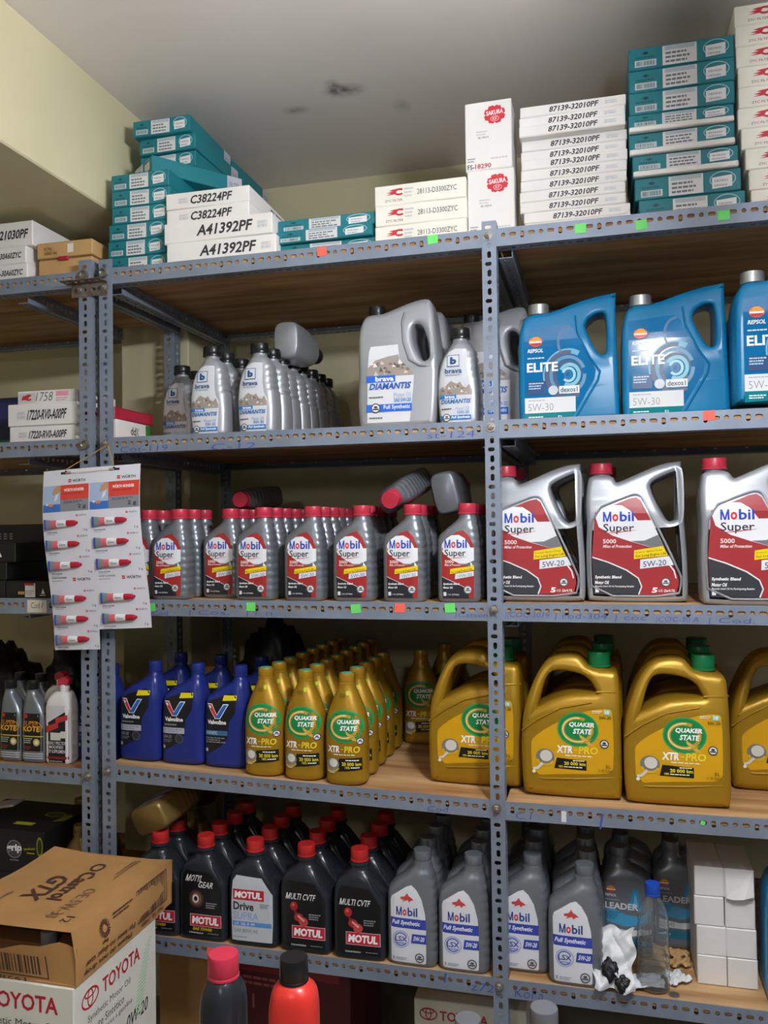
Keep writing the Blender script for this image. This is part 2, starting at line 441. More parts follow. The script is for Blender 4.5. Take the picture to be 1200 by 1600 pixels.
def post_mesh(Lg, wd, sd):    # front flange 0..wd in x; side flange at x=wd (sd=1) or x=0 (sd=-1) going back
    k = ('p', round(Lg, 3), wd, sd)
    if k not in _bars:
        g = G(); plate(g, Lg, wd, wd * 0.5, lambda s, q, d: (q, d, s), T, 'steel_paint', 1)
        if sd > 0: plate(g, Lg, 0.036, 0.019, lambda s, q, d: (wd - d, T + q, s), T, 'steel_paint', 3)
        else: plate(g, Lg, 0.036, 0.019, lambda s, q, d: (d, T + q, s), T, 'steel_paint', 3)
        _bars[k] = g.mesh('post')
    return _bars[k]
def bolt_mesh():
    if 'bolt' not in _bars:
        g = G(); vs = []
        g.lathe([(0.011, 0), (0.011, 0.0015), (0.0075, 0.0016)], 'bolt_steel', 18)
        g.lathe([(0.0078, 0.0015), (0.0078, 0.0065), (0.006, 0.0075)], 'bolt_steel', 6)
        g.lathe([(0.0035, 0.007), (0.0035, 0.014), (0.0028, 0.0145)], 'bolt_steel', 10)
        g.v = [(x, -z, y) for x, y, z in g.v]; _bars['bolt'] = g.mesh('bolt')
    return _bars['bolt']
def ring_bolt_mesh():         # the big hollow nut
    if 'rb' not in _bars:
        g = G(); g.lathe([(0.008, 0), (0.013, 0), (0.0135, 0.004), (0.012, 0.009), (0.009, 0.0095), (0.008, 0.004)], 'bolt_steel', 20)
        g.v = [(x, -z, y) for x, y, z in g.v]; _bars['rb'] = g.mesh('ring_nut')
    return _bars['rb']

YF = 1.90
ZS = [2.182, 1.742, 1.325, 0.885, 0.478]
def zD(x): return 0.9 - 0.022 * (min(x, -0.25) + 1.212) / 0.96 if x < -0.25 else 0.878
def shelf_z(k, x=0.0): return (zD(x) if k == 3 else ZS[k]) - 0.003 + (0.0022 if (k == 3 and x < -0.25) else 0.0006)
XL, XM, XR = -1.254, -0.255, 0.760
rack = place([], 'shelving_rack', 'grey slotted-angle shelving rack of two bays with wooden shelves, full of oil bottles', 'shelving', (0, 0, 0))
rackL = place([], 'shelving_rack', 'grey slotted-angle shelving rack cut off by the left edge of the picture', 'shelving', (0, 0, 0))
YB = 2.60
def board(name, pts, z, parent, t=0.018, tilt=0.0):
    g = G(); n = len(pts); x0 = min(p[0] for p in pts)
    vs = [(x, y, z - t + (x - x0) * tilt) for x, y in pts] + [(x, y, z + (x - x0) * tilt) for x, y in pts]
    g.add(vs, [tuple(range(n))[::-1], tuple(range(n, 2 * n))] + [(i, (i + 1) % n, n + (i + 1) % n, n + i) for i in range(n)], 'wood')
    return obj(name, g.mesh(name), parent)
for k, z in enumerate(ZS):
    # middle bay and right bay: front and back beams, side beams, boards
    tl = 0.0
    for bx, (xa, xb) in enumerate(((XL + 0.006, XM + 0.028), (XM + 0.030, XR - 0.01))):
        za, zb = z, z
        if k == 3: za, zb = (0.9009, 0.8775) if bx == 0 else (0.8765, 0.879)
        tl = (zb - za) / (xb - xa)
        o = obj('front_beam', front_beam(xb - xa, (k * 2 + bx) % 4), rack, (xa, YF, za), (0, -math.atan(tl), 0))
        o = obj('back_beam', front_beam(xb - xa), rack, (xb, YB, za if k != 3 else zb), (0, math.atan(tl), math.pi))
        board('shelf_board', [(xa + 0.004, YF + 0.005), (xb - 0.004, YF + 0.005), (xb - 0.004, YB - 0.005), (xa + 0.004, YB - 0.005)], za - 0.003, rack, tilt=tl)
        for sx in (xa + 0.036, xb - 0.006): obj('side_beam', side_beam(YB - YF - 0.08), rack, (sx, YF + 0.04, za + (sx - xa) * tl - 0.022))
for (x, sd, wd) in ((XL, -1, 0.039), (XM, 1, 0.033), (XR, 1, 0.038)):
    top = 2.206 if x != XM else 2.20
    obj('post', post_mesh(top, wd, sd), rack, (x, YF - T - 0.0003, 0))
    obj('post', post_mesh(top, 0.038, sd), rack, (x, YB + T, 0))
for k, z in enumerate(ZS):
    for (x, big) in ((XL + 0.016, k == 0), (XM + 0.014, False), (XR + 0.02, False)):
        zz = z - 0.016 if k != 3 else (0.9 if x < -1 else 0.877) - 0.016
        obj('ring_nut' if big else 'bolt', ring_bolt_mesh() if big else bolt_mesh(), rack, (x, YF - T - 0.0004, zz + (0.004 if big else 0)))
# left rack
LX0, LX1 = -2.30, -1.276
for k, z in enumerate(ZS):
    Lg = LX1 - 0.004 - LX0
    zz = z if k != 3 else 0.884
    obj('front_beam', front_beam(Lg, k % 4), rackL, (LX0, YF, zz))
    obj('back_beam', front_beam(-1.535 - LX0), rackL, (-1.535, 2.52, zz), (0, 0, math.pi))
    board('shelf_board', [(LX0, YF + 0.005), (LX1 - 0.006, YF + 0.005), (LX1 - 0.006, 2.40), (-1.535, 2.40), (-1.535, 2.515), (LX0, 2.515)], zz - 0.003, rackL)
    for (sx, ln) in ((-1.50, 0.46), (LX1 - 0.004, 0.44)): obj('side_beam', side_beam(ln), rackL, (sx, YF + 0.04, zz - 0.022))
    if k < 4:
        obj('ring_nut' if k < 2 else 'bolt', ring_bolt_mesh() if k < 2 else bolt_mesh(), rackL, (LX1 - 0.020, YF - T - 0.0004, zz - 0.016 + (0.004 if k == 0 else 0)))
obj('post', post_mesh(2.21, 0.038, 1), rackL, (LX1 - 0.038, YF - T - 0.0003, 0))
obj('post', post_mesh(2.18, 0.036, 1), rackL, (-1.325, 2.355, 0))
obj('post', post_mesh(2.21, 0.038, -1), rackL, (LX0, YF - T - 0.0003, 0))
# bracket that ties the two racks together
g = G(); bx0, bx1 = -1.333, -1.229
plate(g, bx1 - bx0, 0.034, 0.018, lambda s, q, d: (bx0 + s, YF - 0.0055 + d, 2.112 + q), T, 'rusty_steel')
plate(g, bx1 - bx0 + 0.012, 0.036, 0.02, lambda s, q, d: (bx0 - 0.012 + s, YF - 0.0055 - q, 2.146 + d), T, 'rusty_steel', 2)
obj('tie_bracket', g.mesh('tie_bracket'), rack)
for x in (-1.305, -1.235): obj('bolt', bolt_mesh(), rack, (x, YF - 0.006, 2.131))

# price stickers, pen marks, paper tag on the beams
def sticker(px, py, col, wpx=17, hpx=14, tilt=0.0, parent=None):
    p = at(px, py, YF - 0.0006); w2 = wpx / 660 / 2; h2 = hpx / 660 / 2
    g = G(); g.box((-w2, -0.0004, -h2), (w2, 0, h2), col)
    o = obj('price_sticker', g.mesh('price_sticker'), parent or rack, p, (0, tilt, 0)); o['label'] = 'small %s price sticker' % ('green' if 'green' in col else 'orange red' if 'red' in col else 'white')
for (x, y, c) in ((503, 393, 'red_sticker'), (676, 374, 'green_sticker'), (907, 357, 'green_sticker'), (1002, 351, 'green_sticker'), (1131, 336, 'green_sticker'),
                  (1108, 649, 'red_sticker'), (236, 949, 'green_sticker'), (392, 948, 'green_sticker'), (556, 951, 'green_sticker'), (625, 950, 'red_sticker'), (703, 950, 'green_sticker')):
    sticker(x, y, c, 16, 14, R(random.uniform(-5, 5)))
sticker(330, 1487, 'red_sticker', 15, 13, R(8)); sticker(881, 1276, 'paper', 7, 16, 0); sticker(1098, 1286, 'green_sticker', 6, 6, R(20))
g = L(0.0006); g.rect(-0.03, -0.017, 0.03, 0.016, '#d8d2c4'); g.text('Cod', -0.018, -0.006, 0.008, 0.010, '#3a3b40', bold=0); g.stroke([(0.014, -0.006), (0.018, 0.01)], 0.002, '#3a3b40')
o = obj('paper_tag', g.mesh('paper_tag', flat(0)), rackL, at(58, 947, YF - 0.001)); o['label'] = 'taped paper tag with pen writing'
PEN = '#4a55a8'
def pen(t, x0, x1, yc, hpx=10, parent=None):
    a = at(x0, yc, YF - 0.0003); b = at(x1, yc, YF - 0.0003); g = L(0.0002); h = hpx / 680
    g.text(t, 0, -h / 2, b.x - a.x, h / 2, PEN, shear=0.15, bold=-0.012)
    o = obj('pen_writing', g.mesh('pen_writing', flat(0)), parent or rack, (a.x, YF - 0.0003, (a.z + b.z) / 2)); o['label'] = 'blue pen writing'
for a in (('Cot-119', 188, 262, 701), ('C-12', 330, 400, 697), ('st-124', 668, 742, 679), ('|Cod', 236, 262, 959), ('| Cos.', 296, 358, 958), ('| r n', 386, 425, 959), ('|Catsen', 712, 762, 962, 9),
          ('||COC-3019', 790, 858, 962, 11), ('| rod-304', 868, 948, 964, 11), ('| coc', 962, 1010, 966), ('|COC-30 A', 1026, 1092, 969), ('| Cod.', 1108, 1180, 971),
          ('C.1', 806, 830, 1275), ('|', 938, 941, 1284, 22), ('Cod', 668, 700, 1264, 8), ('z72', 737, 772, 1543, 12), ('Kol a', 805, 850, 1553, 14), ('|', 694, 697, 1528, 14)):
    pen(*a)

# ------------------------------------------------------------------ bottles
def bigM(l, a, b, c, d, col, sh=0.0):
    w_ = c - a; t = w_ * 0.19; m = (a + c) / 2; k = sh * (d - b)
    q = lambda x, y: (x + k * ((y - b) / (d - b) - 0.5), y)
    l.poly([q(a, b), q(a + t, b), q(a + t, d), q(a, d)], col); l.poly([q(c - t, b), q(c, b), q(c, d), q(c - t, d)], col)
    l.poly([q(a, d), q(a + t * 1.15, d), q(m + t * 0.45, b), q(m - t * 0.45, b)], col); l.poly([q(c - t * 1.15, d), q(c, d), q(m + t * 0.45, b), q(m - t * 0.45, b)], col)
def mobil(l, a, b, c, d, blue='#2c46b8', red='#e23a3c'):
    W = c - a; h = d - b
    bigM(l, a, b, a + 0.27 * W, d, blue); l.text('o', a + 0.30 * W, b, a + 0.50 * W, b + 0.76 * h, red, bold=0.03)
    l.text('bil', a + 0.545 * W, b, c, d, blue, bold=0.02)
def seal(l, u, v, r, ringc='#5b5f66', inn='#e8eaee'):
    l.ell(u, v, r, r, ringc, 20); l.ell(u, v, r * 0.78, r * 0.78, inn, 20); l.ell(u, v + r * 0.2, r * 0.4, r * 0.25, ringc, 12); l.rect(u - r * 0.62, v - r * 0.38, u + r * 0.62, v - r * 0.08, ringc)
SPEC = {}
def grid(a, b, n): return [a + (b - a) * i / n for i in range(1, n)]

# 1 litre silver bottle, black cap, mountains on the label
def sp_brava1(visc):
    b = Body([(0, -0.045, 0.048, 0.033, 3.4), (0.012, -0.049, 0.051, 0.036, 3.6), (0.06, -0.053, 0.052, 0.036, 3.6), (0.095, -0.054, 0.050, 0.036, 3.4), (0.13, -0.051, 0.044, 0.035, 3.2),
              (0.16, -0.043, 0.041, 0.033, 3.0), (0.183, -0.030, 0.036, 0.029, 2.6), (0.198, -0.0215, 0.025, 0.023, 2.2), (0.204, -0.0185, 0.0185, 0.0185, 2), (0.212, -0.018, 0.018, 0.018, 2)], ripple=(0.10, 0.185, 0.004, 5))
    l = L(); pts = [(-0.041, 0.006), (0.030, 0.006), (0.033, 0.05), (0.034, 0.088), (0.026, 0.105), (0.022, 0.13), (0.022, 0.16), (0.020, 0.182), (-0.006, 0.184), (-0.022, 0.178), (-0.034, 0.160), (-0.043, 0.130), (-0.047, 0.095), (-0.046, 0.05)]
    l.poly(pts, '#d9dce4'); rnd = random.Random(3)
    top = [(-0.0455 + i * 0.0072, 0.085 + 0.012 * rnd.random() + 0.016 * math.exp(-((i - 5) / 2.5) ** 2)) for i in range(11)]
    top = [(u, v) for u, v in top if u < 0.03]
    l.poly(top + [(0.033, 0.082), (0.033, 0.072), (-0.0455, 0.072)], '#a59a92')
    for i in range(16):
        u = rnd.uniform(-0.042, 0.024); v = rnd.uniform(0.074, 0.092); l.poly([(u, v), (u + 0.008, v + 0.001), (u + 0.003, v + rnd.uniform(0.003, 0.008))], rnd.choice(['#6f635c', '#d6cfc9', '#efeae6', '#8c8079']))
    l.rect(-0.0455, 0.064, -0.004, 0.0725, '#2f86d4'); l.text('brava', -0.032, 0.0652, -0.008, 0.0715, '#ffffff', bold=0.03)
    l.text('DIAMANTIS', -0.041, 0.052, 0.030, 0.0622, '#3572b8', shear=0.25, bold=0.03)
    l.text('Motor Oil', -0.006, 0.036, 0.026, 0.044, '#9db7dd', bold=0); l.text(visc, -0.002, 0.0265, 0.026, 0.0345, '#6c93cf', bold=0.02); l.lines(-0.041, 0.037, -0.014, 0.042, 1, '#55565c')
    l.rect(-0.043, 0.013, 0.031, 0.024, '#2b7cc4'); l.text('Full Synthetic', -0.016, 0.0145, 0.028, 0.0225, '#e8f2ff', shear=0.2, bold=0.03); seal(l, -0.028, 0.019, 0.0095)
    l.rect(-0.026, 0.140, 0.004, 0.168, '#2f5f96'); l.rect(-0.0245, 0.1415, 0.0025, 0.1665, '#d9dce4'); l.text('b', -0.0185, 0.145, -0.003, 0.163, '#22528c', bold=0.06)
    l.text('brava', -0.031, 0.124, 0.010, 0.136, '#34588a', bold=0.02); l.lines(-0.03, 0.118, 0.008, 0.122, 1, '#9aa8bd')
    return [('body', b.mesh('body', 'silver_plastic'), [('label', l.mesh('label', b.fmap, grid(-0.05, 0.036, 10), grid(0, 0.19, 12)))]), ('cap', cap_mesh(0.0245, 0.2105, 0.0255, 'black_cap'))]
# 5 litre silver jug, black cap
def sp_brava5():
    out = [(-0.088, 0), (-0.094, 0.01), (-0.098, 0.08), (-0.094, 0.13), (-0.096, 0.18), (-0.097, 0.24), (-0.088, 0.272), (-0.075, 0.287), (-0.042, 0.287), (-0.03, 0.29), (0.032, 0.313), (0.072, 0.321), (0.088, 0.310), (0.097, 0.24), (0.104, 0.146), (0.102, 0.08), (0.097, 0.015), (0.09, 0)]
    hole = [(0.038, 0.245), (0.046, 0.257), (0.064, 0.252), (0.076, 0.222), (0.084, 0.182), (0.080, 0.164), (0.064, 0.162), (0.050, 0.186), (0.040, 0.218)]
    ysc = lambda z: 1.0 if z < 0.17 else 1 - 0.5 * ((z - 0.17) / 0.15) ** 1.3
    me = jug_mesh('body', out, hole, 0.115, 0.014, 'silver_plastic', ysc, grid(0.15, 0.33, 12))
    l = L(); P = [(-0.072, 0.016), (0.034, 0.016), (0.044, 0.10), (0.046, 0.128), (0.03, 0.15), (0.012, 0.16), (0.006, 0.205), (-0.062, 0.203), (-0.066, 0.19), (-0.070, 0.13)]
    l.poly(P, '#dfe2e8'); rnd = random.Random(5)
    l.poly([(-0.069, 0.15), (-0.05, 0.168), (-0.02, 0.176), (0.008, 0.18), (0.012, 0.16), (0.03, 0.15), (0.046, 0.128), (-0.071, 0.128)], '#a89d96')
    for i in range(22):
        u = rnd.uniform(-0.066, 0.03); v = rnd.uniform(0.13, 0.158); l.poly([(u, v), (u + 0.012, v + 0.001), (u + 0.004, v + rnd.uniform(0.005, 0.013))], rnd.choice(['#6a5e58', '#d9d2cc', '#f2edea', '#85786f']))
    l.rect(-0.073, 0.114, 0.0, 0.130, '#2d6fd8'); l.text('brava', -0.05, 0.116, -0.004, 0.128, '#ffffff', bold=0.03)
    l.text('DIAMANTIS', -0.064, 0.096, 0.038, 0.112, '#2c62b8', shear=0.25, bold=0.035)
    l.text('Motor Oil', -0.004, 0.076, 0.038, 0.087, '#a9c0e6', bold=0); l.text('SAE 5W-20', -0.004, 0.064, 0.038, 0.074, '#5f8fd6', bold=0.02); l.lines(-0.066, 0.075, -0.028, 0.080, 1, '#4a4c52')
    l.rect(-0.073, 0.042, 0.040, 0.060, '#2d6fd8'); l.text('Full Synthetic', -0.03, 0.045, 0.036, 0.058, '#eaf2ff', bold=0.02); seal(l, -0.05, 0.051, 0.012, '#3d4046')
    l.lines(-0.066, 0.024, -0.03, 0.030, 1, '#6a6c72')
    lab = l.mesh('label', lambda u, v, o: (u, -0.0575 * ysc(v) - o, v), None, grid(0.16, 0.21, 4))
    gr = G(); gr.tube([(0.022, -0.0575 * ysc(0.28) , 0.285), (0.016, -0.0575 * ysc(0.26), 0.262), (0.02, -0.0575 * ysc(0.21), 0.21), (0.035, -0.0575 * ysc(0.165), 0.165), (0.06, -0.0578, 0.150), (0.099, -0.052, 0.145)], 0.0035, 'silver_plastic')
    em = G(); q = 0.0575 * ysc(0.23)
    em.tube([(-0.05, -q, 0.215), (-0.012, -q, 0.215), (-0.012, -q + 0.006, 0.247), (-0.05, -q + 0.006, 0.247)], 0.0012, 'silver_plastic', 5, True)
    nk = G(); nk.lathe([(0.0175, 0.27), (0.0175, 0.293), (0.016, 0.295)], 'silver_plastic', 20, (-0.058, 0))
    return [('body', me, [('label', lab), ('moulded_ridge', gr.mesh('ridge', 60)), ('embossed_square', em.mesh('emboss', 60))]), ('neck', nk.mesh('neck', 40)), ('cap', cap_mesh(0.021, 0.287, 0.026, 'black_cap', -0.058))]
# 5 litre blue jug
def sp_repsol(kind='elite', bodymat='aqua_plastic'):
    out = [(-0.110, 0), (-0.115, 0.012), (-0.115, 0.10), (-0.114, 0.206), (-0.106, 0.242), (-0.095, 0.264), (-0.045, 0.264), (0.011, 0.284), (0.062, 0.298), (0.112, 0.304), (0.112, 0.304), (0.110, 0.26), (0.113, 0.13), (0.117, 0.012), (0.113, 0)]
    hole = [(0.037, 0.234), (0.062, 0.256), (0.084, 0.258), (0.089, 0.24), (0.089, 0.165), (0.082, 0.153), (0.066, 0.163), (0.05, 0.197)]
    ysc = lambda z: 1.0 - 0.2 * max(0, z - 0.03) if z < 0.19 else 0.968 - 0.5 * ((z - 0.19) / 0.12) ** 1.2      # the face leans back a little
    fy = lambda v: -0.0575 * ysc(v)
    me = jug_mesh('body', out, hole, 0.115, 0.012, bodymat, ysc, [0.03] + grid(0.05, 0.31, 16))
    l = L(); P = [(-0.100, 0.002), (0.006, 0.006), (0.060, 0.098), (0.064, 0.119), (0.014, 0.222), (0.0, 0.234), (-0.1, 0.226)]
    base = '#0c72ad' if kind == 'elite' else '#70757d'
    l.poly(P, base, 0.12)
    if kind == 'elite':
        for (u, v, r, t, c, a0, a1) in ((-0.0, 0.112, 0.062, 0.012, '#6db4d8', 60, 200), (-0.0, 0.112, 0.058, 0.010, '#4a5a78', 80, 300), (0.0, 0.112, 0.046, 0.008, '#5f93b8', 20, 360), (0.0, 0.11, 0.036, 0.007, '#3f4f70', 0, 330),
                                        (0.004, 0.112, 0.028, 0.008, '#7ec3d8', -120, 150), (0.002, 0.112, 0.018, 0.006, '#9fd6e6', -140, 160), (0.0, 0.112, 0.010, 0.004, '#2a6a9c', 0, 360)):
            l.ring(u, v, r * 0.92, r, t, c, a0, a1, 34)
        l.ring(0.006, 0.19, 0.03, 0.04, 0.006, '#5a7fa8', 90, 220, 16); l.rect(-0.1, 0.025, 0.017, 0.061, '#e9eef2', rough=0.12); l.poly([(-0.1, 0.002), (0.006, 0.006), (0.017, 0.025), (-0.1, 0.025)], '#14868f', 0.12)
        l.text('5W-30', -0.092, 0.030, -0.034, 0.047, '#8d9298', bold=-0.012); l.lines(-0.092, 0.052, -0.05, 0.057, 1, '#b5bac0')
        l.lines(-0.092, 0.008, -0.055, 0.018, 2, '#e9f4f4'); l.text('5L', -0.024, 0.008, -0.012, 0.017, '#e9f4f4')
        l.text('ELITE', -0.094, 0.122, -0.022, 0.144, '#f4f8fa', bold=0.03); l.lines(-0.092, 0.152, -0.05, 0.158, 1, '#cfe3ee')
        l.rect(-0.093, 0.068, -0.05, 0.1, '#1b4a80'); l.lines(-0.09, 0.08, -0.053, 0.098, 3, '#b9d3ea')
        l.ell(-0.034, 0.077, 0.011, 0.011, '#cfd6dc', 18); l.rect(-0.02, 0.068, 0.026, 0.086, '#e4e9ee'); l.text('dexos1', -0.017, 0.071, 0.022, 0.083, '#44505c', bold=0.02)
        lu, lv = -0.073, 0.194
    else:
        l.poly([(-0.1, 0.125), (-0.06, 0.132), (-0.02, 0.12), (0.02, 0.118), (0.05, 0.135), (0.035, 0.09), (-0.02, 0.078), (-0.1, 0.095)], '#4fa9d6'); l.poly([(-0.02, 0.15), (0.0, 0.222), (0.012, 0.215), (0.014, 0.165), (0.02, 0.14)], '#3f9ccc'); l.poly([(-0.004, 0.15), (0.004, 0.21), (0.01, 0.16)], '#7cc8e6')
        l.lines(-0.085, 0.098, -0.035, 0.118, 4, '#2f6f9c'); l.rect(-0.1, 0.05, 0.02, 0.08, '#dfe4e8'); l.text('10W-40', -0.09, 0.055, -0.045, 0.073, '#9aa0a6', bold=0)
        l.rect(-0.1, 0.025, 0.0, 0.047, '#2f7f9c'); l.lines(-0.09, 0.03, -0.06, 0.042, 1, '#e9f4f4'); l.text('LEADER', -0.092, 0.140, 0.0, 0.160, '#eef0f2', bold=0.03); l.lines(-0.092, 0.166, -0.05, 0.172, 1, '#aeb2b8')
        lu, lv = -0.075, 0.208
    l.ell(lu, lv, 0.016, 0.012, '#e8542c', 20); l.poly([(lu - 0.016, lv + 0.001), (lu - 0.004, lv + 0.012), (lu + 0.006, lv + 0.012), (lu + 0.016, lv + 0.001)], '#f3a23a'); l.rect(lu - 0.014, lv - 0.003, lu + 0.014, lv + 0.001, '#ffffff'); l.poly([(lu - 0.01, lv - 0.009), (lu + 0.01, lv - 0.009), (lu + 0.013, lv - 0.004), (lu - 0.013, lv - 0.004)], '#c8302c')
    l.text('REPSOL', lu - 0.018, lv - 0.026, lu + 0.018, lv - 0.017, '#f2f6f8', shear=0.2, bold=0.03)
    lab = l.mesh('label', lambda u, v, o: (u, fy(v) - o - 0.0004, v), None, [0.03] + grid(0.05, 0.31, 16))
    rg = G(); rg.tube([(0.02, fy(0.25), 0.252), (0.024, fy(0.21), 0.21), (0.05, fy(0.15), 0.15), (0.073, fy(0.115), 0.115), (0.068, fy(0.095), 0.095), (0.032, fy(0.035), 0.035), (0.014, -0.0575, 0.004)], 0.003, bodymat, 6)
    nk = G(); nk.lathe([(0.022, 0.25), (0.022, 0.270), (0.02, 0.271)], bodymat, 22, (-0.069, 0))
    return [('body', me, [('label', lab), ('moulded_ridge', rg.mesh('ridge', 60))]), ('neck', nk.mesh('neck', 40)), ('cap', cap_mesh(0.0255, 0.268, 0.026, 'metal_cap', -0.069, ring=False, knurl=False))]
# 1 quart grey bottle with red cap and red label
def mobil_rows(h):
    k = h / 0.232
    return [(0, -0.046, 0.050, 0.029, 4), (0.012, -0.050, 0.053, 0.032, 4.5), (0.08 * k, -0.050, 0.053, 0.032, 4.5), (0.14 * k, -0.0495, 0.051, 0.032, 4.2), (0.154 * k, -0.047, 0.0495, 0.031, 3.8),
            (0.172 * k, -0.030, 0.047, 0.029, 3.2), (0.188 * k, -0.010, 0.0435, 0.025, 2.6), (0.199 * k, -0.0, 0.0405, 0.0205, 2.1), (0.2075 * k, 0.0005, 0.0395, 0.0195, 2)]
def sp_super1(visc, vcol):
    b = Body(mobil_rows(0.232), ripple=(0.02, 0.20, 0.0022, 10), rings=60)
    l = L(); P = [(-0.036, 0.010), (0.037, 0.010), (0.039, 0.06), (0.039, 0.128), (0.030, 0.153), (0.014, 0.169), (-0.002, 0.165), (-0.036, 0.140), (-0.038, 0.06)]
    l.poly(P, '#aa302f')
    l.poly([(-0.0365, 0.136), (-0.030, 0.146), (-0.014, 0.157), (0.004, 0.158), (0.018, 0.150), (0.027, 0.137), (0.031, 0.128), (0.039, 0.128), (0.039, 0.085), (0.034, 0.085), (0.010, 0.088), (-0.012, 0.099), (-0.031, 0.112), (-0.0375, 0.122)], '#eceef4')
    l.poly([(0.0, 0.091), (0.034, 0.0835), (0.039, 0.083), (0.039, 0.098), (0.02, 0.090)], '#6a6d74')
    mobil(l, -0.030, 0.127, 0.023, 0.147); l.text('Super', -0.030, 0.103, 0.020, 0.124, '#34343c', bold=0.01); l.stroke([(-0.024, 0.1035), (0.0, 0.104), (0.022, 0.107)], [0.0005, 0.0014, 0.0005], '#c83b38')
    l.text('5000', -0.030, 0.0915, -0.008, 0.099, '#f5dcd8', bold=0.03); l.text('Miles of Protection', -0.030, 0.085, 0.008, 0.0905, '#f5dcd8', shear=0.2, bold=0.02)
    l.poly([(-0.018, 0.066), (0.039, 0.076), (0.039, 0.086), (-0.017, 0.078)], '#f2d512'); l.text('For Long Engine Life', -0.015, 0.0675, 0.034, 0.0725, '#5a4a10', slope=0.16, bold=0.01)
    l.poly([(-0.006, 0.054), (0.038, 0.062), (0.038, 0.0735), (-0.005, 0.067)], '#e3e6ee'); l.text(visc, 0.0, 0.0565, 0.034, 0.0645, vcol, slope=0.15, bold=0.01)
    l.poly([(-0.0375, 0.060), (0.004, 0.041), (0.026, 0.031), (0.026, 0.010), (-0.036, 0.010)], '#2b2c33'); l.stroke([(-0.0375, 0.060), (0.004, 0.0415), (0.028, 0.03)], 0.0014, '#d9dbe0')
    l.text('Synthetic Blend', -0.034, 0.0395, 0.004, 0.0455, '#ffffff', shear=0.15, bold=0.03); l.text('Motor Oil', -0.034, 0.032, -0.012, 0.037, '#ffffff', shear=0.15, bold=0.03)
    seal(l, 0.024, 0.030, 0.010, '#6a6d72', '#e6e8ea'); l.rect(-0.034, 0.015, -0.027, 0.024, '#e6e6ea'); l.text('1 U.S. QT/946mL', -0.024, 0.016, 0.004, 0.020, '#e6e6ea', shear=0.2, bold=0.02)
    return [('body', b.mesh('body', 'grey_plastic'), [('label', l.mesh('label', b.fmap, grid(-0.039, 0.039, 8), grid(0, 0.17, 12)))]), ('cap', cap_mesh(0.0225, 0.2065, 0.0255, 'red_cap', 0.02))]
